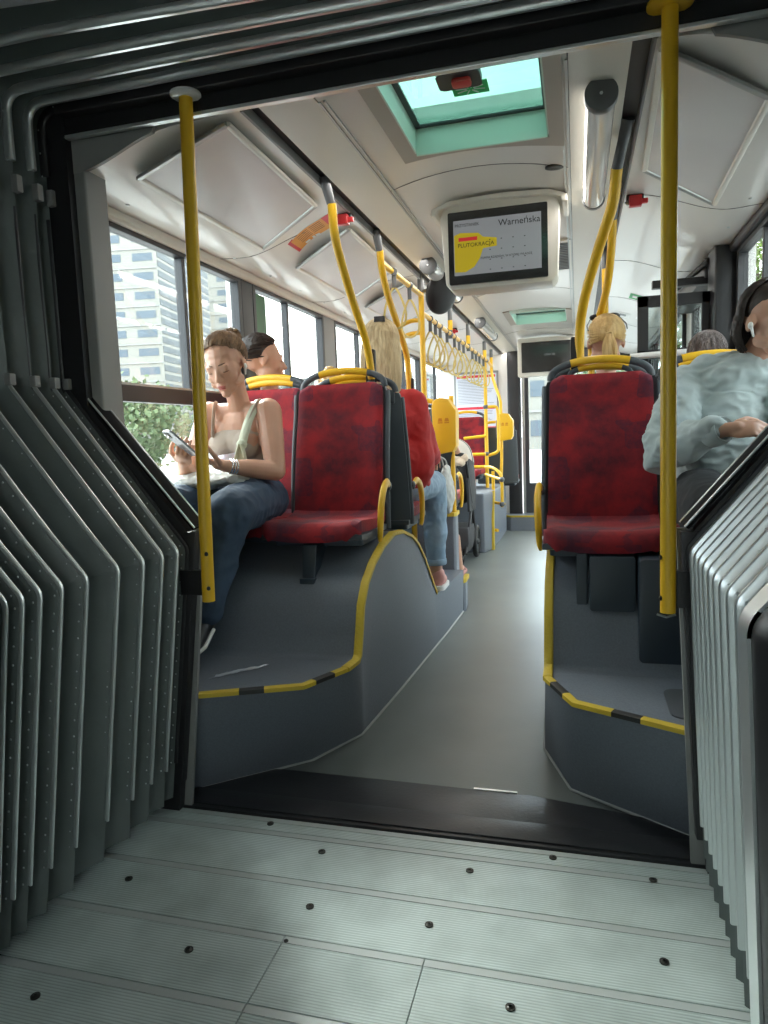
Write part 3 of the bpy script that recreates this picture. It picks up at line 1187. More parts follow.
HATCHW = mat('green_lit_plastic', (0.55, 0.68, 0.60), 0.4)  # white plastic; green light from the glass is painted into its colour
for hi, (a, b) in enumerate(HATCH):
    a = max(a, 2.06)
    h = thing('roof_hatch', ['green tinted roof hatch with emergency handle nearest the gangway', 'green tinted roof hatch far down the aisle before the second screen'][hi], 'hatch', (.14, (a + b) / 2, 2.27))
    # well
    g = G()
    z0, z1 = 2.262, 2.38
    for x0, x1 in ((HX0, HX0 + .006), (HX1 - .006, HX1)):
        g.box(x0, x1, a, b, cz(.38) + .002, z1)
    g.box(HX0 + .006, HX1 - .006, b - .006, b + .004, cz(.14) - .03, z1)
    g.box(HX0 + .006, HX1 - .006, a, a + .006, cz(.14) - .03, z1)
    build(g, 'well', HATCHW, h, 0)
    # border frame, follows the ceiling
    g = G()
    for (x0, x1, y0_, y1_) in ((HX0 - .055, HX0, a - .02, b + .075), (HX1, HX1 + .05, a - .02, b + .075), (HX0, HX1, b, b + .075)):
        k = 6
        xs_ = [x0 + (x1 - x0) * q / k for q in range(k + 1)]
        g.prism([(x, cz(x) - .009) for x in xs_] + [(x, cz(x) + .004) for x in xs_[::-1]], 'y', y0_, y1_)
    build(g, 'border', mat('warm_grey_plastic', (0.40, 0.36, 0.31), 0.5) if hi == 0 else MATS['warm_grey_plastic'], h, 30)
    g = G()
    for (x0, x1, y0_, y1_) in ((HX0 + .006, HX0 + .026, a, b), (HX1 - .018, HX1 - .006, a, b), (HX0, HX1, b - .022, b - .006)):
        g.box(x0, x1, y0_, y1_, 2.345, 2.352)
    build(g, 'seal', SEAL, h, 0)
    build(G().box(HX0, HX1, a, b, 2.352, 2.356), 'glass', GREENGLASS, h, 0)
    dy = 0 if hi == 0 else 4.3
    g = G().rbox(.050, .185, 2.225 + dy, 2.33 + dy, 2.325, 2.348, .02)
    hn = build(g, 'handle_plate', BLACK, h, 30)
    HRED = MATS.get('handle_red') or mat('handle_red', (0.55, 0.02, 0.02), 0.4)
    g = G().rbox(.095, .155, 2.255 + dy, 2.30 + dy, 2.312, 2.326, .012)
    build(g, 'handle', HRED, hn, 30, bevel=.004)
    SGREEN = MATS.get('sign_green') or mat('sign_green', (0.02, 0.45, 0.12), 0.5)
    st = build(G().box(.080, .195, 2.345 + dy, 2.425 + dy, 2.347, 2.350), 'sticker', SGREEN, h, 0)
    g = G()
    for k in range(8):
        a_ = k * PI / 4 + .3
        cx, cy = .1375, 2.385 + dy
        g.tube([(cx + .012 * math.cos(a_), cy + .01 * math.sin(a_), 2.346), (cx + .048 * math.cos(a_), cy + .034 * math.sin(a_), 2.346)], .0022, 5)
    build(g, 'emblem', WHITEP, st)

# ================================================================== REAR SECTION (behind the camera)
LW2 = [(-2.5, -1.1, 1.0), (-4.4, -2.7, 1.0), (-6.5, -4.6, 1.0)]
for s, nm in ((-1, 'wall_left'), (1, 'wall_right')):
    side_wall(s, -7.0, -.9, sorted(LW2), name=nm)
    for a, b, z in LW2:
        window(a, b, z, 2.12, s, 1.455, (a + b) / 2, 'side window of the rear section')
g = G().box(-1.31, 1.31, -7.06, -7.0, -.3, 2.5)
structure(g, 'wall_back', WHITE_PANEL, 0)
g = G().box(-1.25, 1.25, -7.0, -.9, 2.27, 2.30)
structure(g, 'ceiling', WHITE_PANEL, 0, label='cream ceiling of the rear section')
g = G()
ring_plate(g, [(x, z) for x, z in INN], [(-1.34, 0.0), (-1.34, .95), (-1.34, 1.385), (-1.34, 2.52), (1.34, 2.52), (1.34, 1.385), (1.34, .95), (1.34, 0.0)], -.95, -.90)
structure(g, 'wall_gangway', BLACK, 0, label='black end wall of the rear section')

# ================================================================== FRONT END
g = G()
g.box(-1.25, -.36, 9.30, 9.36, 0, 2.30)
structure(g, 'wall_front', WHITE_PANEL, 0, label='pale partition behind the driver')
g = G().rbox(-.40, -.235, 9.18, 9.34, 0, 2.28, .02)
structure(g, 'trim_30', BLACK, 30, label='black corner pillar of the driver partition')
g = G().box(-.225, -.19, 9.25, 9.3, .1, 2.1)
structure(g, 'trim_31', ALU_D, 0, label='grey edge of the glazed front door')
g = G()
g.box(-.19, 1.25, 9.27, 9.31, .12, .56)
g.box(-.19, 1.25, 9.27, 9.31, 2.02, 2.30)
g.box(-.19, -.14, 9.27, 9.31, .56, 2.02)
g.box(.62, .68, 9.27, 9.31, .56, 2.02)
g.box(1.19, 1.25, 9.27, 9.31, .56, 2.02)
w = structure(g, 'window_9', mat('charcoal_panel', (0.035, 0.037, 0.042), 0.5), 0, label='dark framed windscreen at the front of the aisle')
build(G().box(-.14, 1.19, 9.285, 9.292, .56, 2.02), 'glass', CLEAR, w, 0)
g = G().prism([(-.52, 8.95), (-.35, 8.8), (.30, 8.8), (.5, 9.0), (1.25, 9.0), (1.25, 9.3), (-.52, 9.3)], 'z', 0, .17)
structure(g, 'baseboard_front', VINYL, 0, label='grey step at the front of the aisle')
g = G().prism([(-.52, 8.95), (-.35, 8.8), (.30, 8.8), (.5, 9.0), (1.25, 9.0), (1.25, 9.02), (.5, 9.02), (.30, 8.82), (-.35, 8.82), (-.52, 8.97)], 'z', .165, .19)
structure(g, 'trim_32', YELLOW_T, 0, label='yellow edge of the front step')

# ================================================================== WHEEL ARCH PODIUMS
ARCH = [(2.53, .39), (2.545, .48), (2.58, .585), (2.65, .665), (2.76, .725), (2.92, .775), (3.10, .80), (3.27, .785), (3.455, .737), (3.60, .67),
        (3.75, .566), (3.88, .45), (3.97, .37), (4.05, .30)]


def podium(side, label):
    s = side
    P = thing('wheel_arch_podium', label, 'podium', (s * .8, 3.0, 0))
    if s < 0:
        base = [(-.93, 2.09), (-.545, 2.43), (-.424, 2.69), (-.39, 3.2), (-.36, 3.8), (-.335, 4.3), (-.32, 4.76)]
        top = [(-.80, 2.06), (-.47, 2.20), (-.375, 2.40)]
        ax, ex = -.362, -.31
    else:
        base = [(.83, 2.14), (.43, 2.39), (.328, 2.69), (.315, 3.2), (.30, 3.8), (.30, 4.3), (.30, 4.5)]
        top = [(.775, 2.03), (.44, 2.20), (.345, 2.42)]
        ax, ex = .345, .33
    wx = s * 1.25
    prof = [(top[0][0], top[0][1], .39), (top[1][0], top[1][1], .39), (top[2][0], top[2][1], .39)]
    prof += [(ax, y, z) for y, z in ARCH]
    prof += [(ax + (ex - ax) * .5, 4.2, .30), (ex, base[-1][1], .30)]
    # matching base points
    def base_at(y, i):
        for a, b in zip(base[:-1], base[1:]):
            if a[1] <= y <= b[1]:
                t = (y - a[1]) / (b[1] - a[1])
                return (a[0] + (b[0] - a[0]) * t, y, 0)
        return (base[-1][0], base[-1][1], 0)
    lo = []
    for i, p in enumerate(prof):
        if i < 2:
            lo.append((*base[i], 0))
        elif i == 2:
            lo.append((*base[2], 0))
        else:
            yb = max(p[1], 2.69 + .01 * i)
            lo.append(base_at(min(yb, base[-1][1]), i))
    g = G()
    n = len(prof)
    vs = lo + [tuple(p) for p in prof]
    g.add(vs, [(i, i + 1, n + i + 1, n + i) for i in range(n - 1)])
    k = n - 1
    g.add([lo[k], prof[k], (wx, prof[k][1], prof[k][2]), (wx, lo[k][1], 0)], [(0, 1, 2, 3)])
    build(g, 'side_panel', VINYL, P, 40)
    # horizontal tread and curved arch surface
    g = G()
    g.add([(prof[0][0], prof[0][1], .39), (prof[1][0], prof[1][1], .39), (prof[2][0], prof[2][1], .39), (ax, 2.53, .39), (wx, 2.53, .39), (wx, 2.04, .39), (prof[0][0], 2.04, .39)], [(0, 1, 2, 3, 4, 5, 6)])
    build(g, 'tread', VINYL, P, 0)
    g = G()
    rows = [[(ax, y, z), (wx, y, z)] for y, z in [(2.47, .391), (2.50, .394), (2.52, .405)] + ARCH[1:]]
    rows += [[(ax + (ex - ax) * .5, 4.2, .30), (wx, 4.2, .30)], [(ex, base[-1][1], .30), (wx, base[-1][1], .30)]]
    vs = [p for r in rows for p in r]
    g.add(vs, [(2 * i, 2 * i + 1, 2 * i + 3, 2 * i + 2) for i in range(len(rows) - 1)])
    build(g, 'arch_surface', VINYL, P, 60)
    # edge trim: ribbed yellow strip lying over the edge, black inserts
    def strip(path, name, m, w=.019, h=.005):
        rings = []
        for i, p in enumerate(path):
            p = Vector(p)
            t = (Vector(path[min(i + 1, len(path) - 1)]) - Vector(path[max(i - 1, 0)])).normalized()
            inw = Vector((0, 0, 1)).cross(t)
            inw = Vector((s, 0, 0)) if abs(t.x) < .35 else Vector((inw.x, inw.y, 0)).normalized()
            if inw.y < -.1 or (abs(t.x) < .35 and inw.x * s < 0):
                inw = -inw
            nrm = t.cross(inw).normalized()
            if nrm.z < 0 and abs(nrm.z) > .05:
                nrm = -nrm
            if abs(nrm.z) <= .05 and nrm.y > 0:
                nrm = -nrm
            outw = -inw
            rings.append([p + outw * .003 - nrm * .013, p + outw * .006 - nrm * .011, p + outw * .006 + nrm * h * .6, p + nrm * h, p + inw * w + nrm * h, p + inw * (w + .004) + nrm * .001, p + inw * w - nrm * .002, p - nrm * .002])
        g = G().rings(rings)
        return build(g, name, m, P, 40)
    A, B, Cc = Vector(prof[0]), Vector(prof[1]), Vector(prof[2])
    if s < 0:
        seq = [(A, A.lerp(B, .38), 'y'), (A.lerp(B, .38), A.lerp(B, .62), 'k')]
        strip([A, A.lerp(B, .38)], 'edge_trim', YELLOW_T)
        strip([A.lerp(B, .38), A.lerp(B, .62)], 'edge_trim_insert', TRIM_K)
        strip([A.lerp(B, .62), B, B.lerp(Cc, .25)], 'edge_trim', YELLOW_T)
        strip([B.lerp(Cc, .25), B.lerp(Cc, .68)], 'edge_trim_insert', TRIM_K)
        strip([B.lerp(Cc, .68), Cc], 'edge_trim', YELLOW_T)
    else:
        strip([A, A.lerp(B, .42)], 'edge_trim', YELLOW_T)
        strip([A.lerp(B, .42), A.lerp(B, .66)], 'edge_trim_insert', TRIM_K)
        strip([A.lerp(B, .66), B, B.lerp(Cc, .3)], 'edge_trim', YELLOW_T)
        strip([B.lerp(Cc, .3), B.lerp(Cc, .75)], 'edge_trim_insert', TRIM_K)
        strip([B.lerp(Cc, .75), Cc], 'edge_trim', YELLOW_T)
    arc = [prof[2], (ax, 2.49, .392), (ax, 2.515, .405)] + [(ax, y, z) for y, z in ARCH[1:]]
    g = G()
    # constant width strip over the arch edge
    rings = []
    for i, p in enumerate(arc):
        a, b = Vector(arc[max(i - 1, 0)]), Vector(arc[min(i + 1, len(arc) - 1)])
        t = (b - a)
        t.x = 0
        t.normalize()
        nrm = Vector((0, -t.z, t.y))
        p = Vector(p)
        o_ = Vector((-s, 0, 0))
        rings.append([p + o_ * .004 - nrm * .013, p + o_ * .008 - nrm * .011, p + o_ * .008 + nrm * .003, p + nrm * .007, p - o_ * .022 + nrm * .007, p - o_ * .025 + nrm * .001, p - nrm * .004])
    g.rings(rings)
    build(g, 'edge_trim', YELLOW_T, P, 40)
    # pale sealing bead at the foot
    g = G().tube([(x, y, .004) for x, y in base], .0075, 6)
    build(g, 'floor_bead', mat('pale_sealant', (.42, .43, .42), .5) if s < 0 else MATS['pale_sealant'], P, 40)
    return P


podium(-1, 'grey wheel arch podium with yellow and black edge trim on the left of the aisle')
podium(1, 'grey wheel arch podium with yellow and black edge trim on the right of the aisle')

# seat plinth further down on the left
t = thing('seat_plinth', 'grey block with yellow corner caps in front of the pushchair', 'plinth', (-.8, 5.2, 0))
build(G().prism([(-1.245, 4.77), (-.375, 4.77), (-.36, 4.79), (-.365, 4.93), (-.52, 4.95), (-.55, 5.5), (-1.245, 5.5)], 'z', .225, .69), 'block', VINYL, t, 0, bevel=.01)
build(G().prism([(-1.245, 4.765), (-.315, 4.765), (-.303, 4.79), (-.315, 4.97), (-.52, 4.99), (-.55, 5.5), (-1.245, 5.5)], 'z', 0, .222), 'lower_step', VINYL, t, 0, bevel=.008)
build(G().prism([(-.44, 4.762), (-.365, 4.762), (-.352, 4.79), (-.357, 4.94), (-.39, 4.94), (-.39, 4.80), (-.44, 4.80)], 'z', .672, .70), 'edge_trim', YELLOW_T, t, 0, bevel=.004)
build(G().prism([(-.36, 4.757), (-.31, 4.757), (-.296, 4.79), (-.30, 4.95), (-.33, 4.95), (-.33, 4.80), (-.36, 4.80)], 'z', .205, .235), 'edge_trim', YELLOW_T, t, 0, bevel=.004)
# grey plinth of the front left wheel
t = thing('wheel_arch_podium', 'small grey front wheel podium with one upright yellow edge beyond the pushchair', 'podium', (-.8, 8.2, 0))
g = G().prism([(-1.245, 7.15), (-.47, 7.15), (-.41, 7.40), (-.40, 8.2), (-.40, 8.78), (-1.245, 8.78)], 'z', 0, .62)
build(g, 'block', VINYL, t, 0, bevel=.02)
g = G().rings([[(-.425, 7.36, 0.0), (-.395, 7.36, 0), (-.395, 7.42, 0), (-.425, 7.42, 0)], [(-.425, 7.37, .35), (-.395, 7.37, .35), (-.395, 7.43, .35), (-.425, 7.43, .35)], [(-.425, 7.44, .62), (-.395, 7.44, .62), (-.395, 7.50, .60), (-.425, 7.50, .60)]])
build(g, 'edge_trim', YELLOW_T, t, 20)

# ================================================================== SEATS
def rr_half(v, H, W, r):
    """half width of a rounded rectangle at height v*H (rounded top corners)"""
    z = v * H
    if z > H - r:
        q = (z - (H - r)) / r
        return W - r + math.sqrt(max(0, 1 - q * q)) * r
    return W


def back_y(z):
    t = z / .62
    return -.018 * math.sin(PI * min(1, t * 1.15)) + .10 * t


def make_seat(arm_side=0, double=False, label='', group=None, cat='seat'):
    """seat facing -Y, origin at the foot of the backrest under the pan"""
    T = thing('bus_seat', label, cat, (0, 0, 0), group)
    # cushion
    W = .222

    def cu(u, v):
        # v 0 front .. 1 back ; angle over the front edge
        y = -.425 + .44 * v
        x = (u * 2 - 1)
        w = W - .020 * (1 - v) ** 1.5
        if v < .16:
            w = W - .05 * (1 - math.sqrt(max(0, 1 - (1 - v / .16) ** 2)))
        z = .072 + .018 * abs(x) ** 3 - .012 * math.exp(-((v - .62) / .25) ** 2) - .045 * max(0, 1 - v / .10) ** 2 + .03 * max(0, (v - .85) / .15) ** 2
        z -= .012 * max(0, abs(x) - .9) / .1
        return (x * w, y, z)
    g = G().grid(cu, 18, 24, lambda u, v: (0, 0, -.05 + .02 * (1 if v < .05 else 0)))
    build(g, 'seat_cushion', RED, T, 50)
    # backrest pad
    H = .60

    def bk(u, v):
        x = (u * 2 - 1)
        w = rr_half(v, H, W - .004 - .012 * v, .045)
        z = .075 + v * H
        y = back_y(z) - .018 * abs(x) ** 2.5 - .012 + .012 * max(0, (abs(x) - .88) / .12) + .012 * max(0, (v - .96) / .04)
        return (x * w, y, z)
    g = G().grid(bk, 18, 26, lambda u, v: (0, .030, 0))
    build(g, 'backrest', RED, T, 50)
    # shell behind: closed, sides wrap forward
    def sh(u, v):
        x = (u * 2 - 1)
        z = .0 + v * .70
        w = rr_half(v, .70, .232 - .006 * v, .09)
        y = back_y(z) + .022 - .030 * abs(x) ** 4
        return (x * w, y, z)
    g = G().grid(lambda u, v: sh(u, v * .93), 16, 26, lambda u, v: (0, .028 + .012 * math.sin(PI * v), 0))
    sx = build(g, 'seat_shell', SHELL, T, 50)
    # raised rim
    rim = []
    for k in range(26):
        v = k / 25 * .90
        p = sh(1, v)
        rim.append((p[0], p[1] + .012, p[2]))
    build(G().tube(rim, .014, 8), 'shell_rim', SHELL, T, 60)
    build(G().tube([(-a, b, c) for a, b, c in rim], .014, 8), 'shell_rim', SHELL, T, 60)
    # pan under the cushion
    g = G()
    g.grid(lambda u, v: ((u * 2 - 1) * (.228 - .05 * max(0, 1 - v / .12) ** 2), -.415 + .47 * v, .022 - .0 + .012 * max(0, 1 - v / .1)), 10, 12, lambda u, v: (0, 0, -.022))
    build(g, 'seat_pan', SHELL, T, 40)
    for x in (-.12, 0, .12):
        build(G().ell((x, -.40, .018), (.008, .005, .006), None, 8, 6), 'pan_screw', ALU, T)
    # top handle: grey arch with yellow middle
    arch = []
    for k in range(21):
        a = PI * k / 20
        x = -.205 * math.cos(a)
        z = .655 + .082 * math.sin(a) ** .8
        arch.append((x, back_y(.68) + .028 + .008 * math.sin(a), z))
    build(G().tube(arch, .0125, 10, True, (1, 1.25)), 'handle_arch', SHELL, T, 60)
    build(G().tube(arch[6:15], .0135, 10, True, (1, 1.25)), 'grab_handle', YELLOW, T, 60)
    g = G()
    g.prism([(-.20, .60), (.20, .60), (.20, .665), (.10, .675), (-.10, .675), (-.20, .665)], 'y', back_y(.66) + .018, back_y(.66) + .042)
    build(g, 'top_bridge', SHELL, T, 40, bevel=.008)
    if double:
        arch2 = [(x * .62, y + .012, .665 + (z - .655) * .55) for x, y, z in arch]
        build(G().tube(arch2[5:16], .012, 10), 'grab_handle', YELLOW, T, 60)
        build(G().tube(arch2[:6], .011, 10), 'inner_handle', SHELL, T, 60)
        build(G().tube(arch2[15:], .011, 10), 'inner_handle', SHELL, T, 60)
    if arm_side:
        s = arm_side
        path = spline([(s * .245, -.005, .20), (s * .25, -.06, .215), (s * .252, -.13, .18), (s * .25, -.17, .10), (s * .245, -.175, .0), (s * .24, -.165, -.03)], 6)
        build(G().tube(path, [.012 + .006 * math.sin(PI * i / (len(path) - 1)) for i in range(len(path))], 10, True, (.8, 1.2)), 'armrest', YELLOW, T, 60)
        build(G().ell((s * .243, .0, .195), (.014, .022, .022), None, 10, 8), 'armrest_joint', SHELL, T)
    # bracket beneath
    g = G().rbox(-.20, .20, -.30, -.02, -.035, .0, .02)
    build(g, 'seat_bracket', STEEL_D, T, 20, bevel=.004)
    return T


def place(T, x, y, z, rz, label, group=None, first=False):
    o = T if first else copy_tree(T)
    o.location = (x, y, z)
    o.rotation_euler = (0, 0, rz)
    o['label'] = label
    if group:
        o['group'] = group
    OFF[o.name] = Vector((x, y, z))
    return o


SA = make_seat(1, False)
place(SA, -.615, 3.08, .825, 0, 'empty red plush seat on the left podium facing the gangway with yellow armrest', 'rear facing red seats', True)
SB = make_seat(0, False)
place(SB, -1.04, 3.17, .825, 0, 'red window seat on the left carrying the passenger with the phone', 'rear facing red seats', True)
SC = make_seat(-1, True)
place(SC, .555, 3.02, .80, 0, 'empty red plush seat on the right podium with double yellow top handle', 'rear facing red seats', True)
place(SB, 1.01, 3.10, .80, 0, 'red window seat on the right beneath the passenger in the pale hoodie', 'rear facing red seats')
place(SC, -.585, 3.44, .80, PI, 'forward facing charcoal backed seat of the passenger in the red jacket', 'forward facing seats')
place(SB, -1.03, 3.46, .80, PI, 'forward facing window seat of the dark haired passenger behind the phone user', 'forward facing seats')
place(SA, .555, 3.42, .78, PI, 'forward facing seat of the blonde passenger with the ponytail', 'forward facing seats')
place(SB, 1.01, 3.50, .78, PI, 'forward facing window seat of the grey haired passenger', 'forward facing seats')
place(SC, -.60, 4.86, .74, PI, 'charcoal backed seat behind the large yellow card validator', 'forward facing seats')
place(SB, -1.03, 4.86, .74, PI, 'charcoal window seat beyond the curly haired passenger', 'forward facing seats')
place(SB, -.80, 8.20, .75, 0, 'distant red seat behind the pushchair hood', 'rear facing red seats')
place(SB, -.47, 8.55, .62, PI, 'grey seat back beside the driver partition pillar', 'forward facing seats')

# seat supports standing on the podiums
t = thing('seat_support', 'dark steel leg under the empty left seat', 'support', (-.63, 2.85, .75))
g = G().rings([[(-.645, 2.66, .665), (-.59, 2.66, .665), (-.59, 2.73, .70), (-.645, 2.73, .70)], [(-.65, 2.69, .81), (-.585, 2.69, .81), (-.585, 2.84, .81), (-.65, 2.84, .81)]])
build(g, 'post', STEEL_D, t, 0, bevel=.004)
build(G().rbox(-.652, -.583, 2.64, 2.71, .650, .675, .008), 'foot', STEEL_D, t, 20, bevel=.003)
t = thing('seat_support', 'dark steel box frame under the empty right seat', 'support', (.6, 2.8, .6))
build(G().rbox(.452, .492, 2.60, 2.66, .60, .795, .006), 'post', STEEL_D, t, 20)
build(G().rbox(.498, .655, 2.575, 2.80, .590, .79, .012, 'y'), 'box', STEEL_D, t, 20, bevel=.004)
t = thing('equipment_box', 'tall dark box standing behind the right pole base under the seats', 'box', (.8, 2.6, .4))
build(G().rbox(.662, 1.0, 2.525, 2.95, .42, .79, .02, 'y'), 'casing', STEEL_D, t, 20, bevel=.006)
build(G().tube([(.72, 2.523, .60), (.75, 2.51, .594), (.78, 2.523, .60)], .004, 6), 'latch', ALU, t)
t = thing('tread_hatch', 'small dark inspection cap on the right podium tread', 'cap', (.80, 2.2, .391))
build(G().rbox(.72, .95, 2.12, 2.36, .391, .396, .04), 'cap', mat('dark_vinyl', (0.07, 0.078, 0.088), 0.5), t, 20)
t = thing('crumpled_wrapper', 'shiny transparent wrapper lying on the left podium tread', 'wrapper', (-.76, 2.3, .392))
g = G().grid(lambda u, v: (-.84 + .13 * u + .02 * v, 2.20 + .14 * u + .05 * v, .393 + .012 * abs(noise.noise(Vector((u * 4, v * 4, 1))))), 14, 8, lambda u, v: (0, 0, .001))
build(g, 'film', mat('glossy_film', (0.35, 0.38, 0.42), 0.12, coat=1), t, 0)

# ================================================================== POLES
GREYJ = mat('grey_pole_joint', (0.10, 0.105, 0.11), 0.4)


def pole(label, path, r, m=YELLOW, joints=(), disc=None, group=None, name='grab_pole', n=24):
    loc = Vector(path[-1])
    t = thing(name, label, 'pole', loc, group)
    build(G().tube(path, r, n), 'tube', m, t, 60)
    for a, b, rr in joints:
        build(G().tube([a, b], rr, 12), 'joint', GREYJ, t, 40)
    if disc:
        c, rr, mm_ = disc
        g = G().rings([[(c[0] + rr * q * math.cos(k * PI / 12), c[1] + rr * q * math.sin(k * PI / 12), c[2] + z) for k in range(24)] for q, z in ((1, 0), (1, -.006), (.8, -.012), (.5, -.013))])
        build(g, 'ceiling_flange', mm_, t, 40)
    return t


p = pole('straight yellow pole on the left post of the opening with white ceiling disc', [(-.646, 1.965, 2.272), (-.664, 1.965, 1.5), (-.681, 1.965, .745)], .020, disc=((-.646, 1.965, 2.274), .045, WHITEP))
for z in (.79, .90):
    build(G().ell((-.668, 1.946, z), (.007, .005, .007), None, 8, 6), 'bolt', BLACK, p)
build(G().rbox(-.79, -.69, 1.975, 2.0, .76, .84, .008), 'wall_bracket', BLACK, p, 20)
p = pole('straight yellow pole on the right post of the opening with yellow ceiling disc', [(.687, 1.965, 2.272), (.688, 1.965, 1.5), (.690, 1.965, .750)], .020, disc=((.687, 1.965, 2.274), .055, YELLOW))
for z in (.79, .90):
    build(G().ell((.671, 1.958, z), (.005, .007, .007), None, 8, 6), 'bolt', BLACK, p)
build(G().rbox(.695, .77, 1.975, 2.0, .76, .86, .008), 'wall_bracket', BLACK, p, 20)

PLG = 'curved yellow seat stanchions'
pts = spline([(-.47, 2.74, 2.17), (-.475, 2.78, 2.05), (-.48, 2.90, 1.93), (-.485, 3.05, 1.81), (-.485, 3.18, 1.70), (-.485, 3.24, 1.60), (-.485, 3.26, 1.52)], 6)
p = pole('first curved yellow pole running down to the empty left seat', pts, .018, group=PLG)
build(G().tube([(-.485, 2.70, 2.262), (-.473, 2.74, 2.17)], [.022, .017], 12), 'joint', GREYJ, p, 60)
build(G().rbox(-.515, -.465, 3.262, 3.285, 1.50, 1.66, .01, 'y'), 'button_box', BLACK, p, 20, bevel=.004)
build(G().ell((-.49, 3.27, 1.49), (.028, .03, .028), None, 12, 8), 'clamp', GREYJ, p)
pts = spline([(-.485, 3.50, 2.17), (-.49, 3.55, 2.08), (-.495, 3.68, 1.97), (-.50, 3.92, 1.83), (-.50, 4.06, 1.72), (-.50, 4.10, 1.62), (-.50, 4.11, 1.3), (-.50, 4.12, .30)], 6)
p = pole('second curved yellow pole beside the blonde hair of the red jacket passenger', pts, .018, group=PLG)
build(G().tube([(-.49, 3.45, 2.262), (-.487, 3.50, 2.17)], [.022, .017], 12), 'joint', GREYJ, p, 60)
build(G().rbox(-.52, -.47, 4.095, 4.12, 1.46, 1.58, .01, 'y'), 'button_box', BLACK, p, 20, bevel=.004)
p = pole('straight yellow pole carrying the round black mirror', [(-.50, 4.53, 2.15), (-.50, 4.53, .70)], .018, joints=(((-.50, 4.53, 2.262), (-.50, 4.53, 2.15), .022),))
p = pole('yellow pole behind the large yellow card validator', [(-.37, 4.80, 1.5), (-.37, 4.80, .70)], .016)
# droppers holding the strap rail
for k, y in enumerate((5.60, 6.55)):
    pole(['short grey and yellow hanger of the strap rail just beyond the round mirror', 'short grey and yellow hanger of the strap rail beside the far hammer'][k], [(-.50, y, 2.13), (-.50, y, 2.055)], .019, joints=(((-.50, y, 2.262), (-.50, y, 2.13), .018), ((-.50, y, 2.055), (-.50, y, 1.99), .017)), group='strap rail hangers', name='rail_hanger')
p = pole('straight yellow pole at the yellow barrier by the front podium', [(-.52, 7.90, 2.14), (-.52, 7.90, 1.0), (-.52, 7.90, .20)], .020, joints=(((-.52, 7.90, 2.262), (-.52, 7.90, 2.14), .022), ((-.52, 7.90, .48), (-.52, 7.90, .38), .022)))
pts = spline([(-.54, 8.7, 2.14), (-.535, 8.68, 1.95), (-.47, 8.45, 1.78), (-.40, 8.25, 1.62), (-.385, 8.2, 1.48), (-.385, 8.2, 1.0), (-.40, 8.2, .65)], 6)
pole('bent yellow pole carrying the small yellow card validator', pts, .018, joints=(((-.54, 8.7, 2.262), (-.54, 8.7, 2.14), .020),))

# right hand poles
pts = spline([(.610, 2.68, 2.15), (.61, 2.72, 2.05), (.595, 2.85, 1.92), (.565, 2.98, 1.80), (.545, 3.05, 1.70), (.54, 3.08, 1.60), (.505, 3.18, 1.57)][:6] + [(.50, 3.20, 1.50)], 6)
pts = spline([(.600, 2.68, 2.14), (.588, 2.74, 2.04), (.545, 2.90, 1.93), (.500, 3.05, 1.80), (.478, 3.15, 1.70), (.472, 3.19, 1.60), (.472, 3.20, 1.50)], 6)
p = pole('thick curved yellow pole in front of the right seats ending at the empty seat', pts, .020, group=PLG)
build(G().tube([(.632, 2.58, 2.262), (.618, 2.63, 2.21), (.600, 2.68, 2.14)], [.022, .019, .019], 12), 'joint', GREYJ, p, 60)
build(G().rbox(.435, .465, 3.18, 3.23, 1.50, 1.64, .01, 'y'), 'button_box', BLACK, p, 20, bevel=.004)
pts = spline([(.615, 3.30, 2.14), (.612, 3.38, 2.03), (.60, 3.56, 1.90), (.565, 3.78, 1.78), (.54, 3.92, 1.68), (.535, 3.95, 1.55), (.535, 3.96, .75)], 6)
p = pole('second curved yellow pole behind the thick right one', pts, .018, group=PLG)
build(G().tube([(.63, 3.22, 2.262), (.615, 3.30, 2.14)], [.022, .018], 12), 'joint', GREYJ, p, 60)
p = pole('straight yellow pole farthest back above the ponytail', [(.62, 4.30, 2.14), (.62, 4.30, .30)], .018, joints=(((.62, 4.30, 2.262), (.62, 4.30, 2.14), .020),))

# strap rails
t = thing('strap_rail', 'short yellow ceiling rail with straps between the curved pole and the mirror pole', 'handrail', (-.50, 4.1, 2.13))
build(G().tube([(-.52, 3.66, 2.145), (-.50, 4.53, 2.135)], .016, 10), 'tube', YELLOW, t, 60)
t = thing('strap_rail', 'long yellow ceiling rail with hanging straps running to the front', 'handrail', (-.50, 6.7, 2.03))
build(G().tube([(-.50, 4.53, 2.025), (-.50, 8.0, 2.03), (-.535, 8.68, 2.03)], .016, 10), 'tube', YELLOW, t, 60)
for y in (5.6, 6.55, 7.9):
    build(G().tube([(-.50, y - .03, 2.027), (-.50, y + .03, 2.027)], .021, 10), 'joint', GREYJ, t, 40)
t = thing('handrail', 'pair of yellow bars leading from the mirror pole towards the windows', 'handrail', (-.6, 4.55, 2.0))
build(G().tube(spline([(-.51, 4.53, 1.98), (-.58, 4.5, 1.97), (-.68, 4.42, 1.90), (-.75, 4.36, 1.80)], 5), .014, 8), 'tube', YELLOW, t, 60)
build(G().tube(spline([(-.51, 4.53, 1.90), (-.58, 4.5, 1.89), (-.68, 4.42, 1.83), (-.74, 4.36, 1.74)], 5), .014, 8), 'tube', YELLOW, t, 60)
STRAPY = mat('translucent_yellow_strap', (0.55, 0.43, 0.14), 0.5)


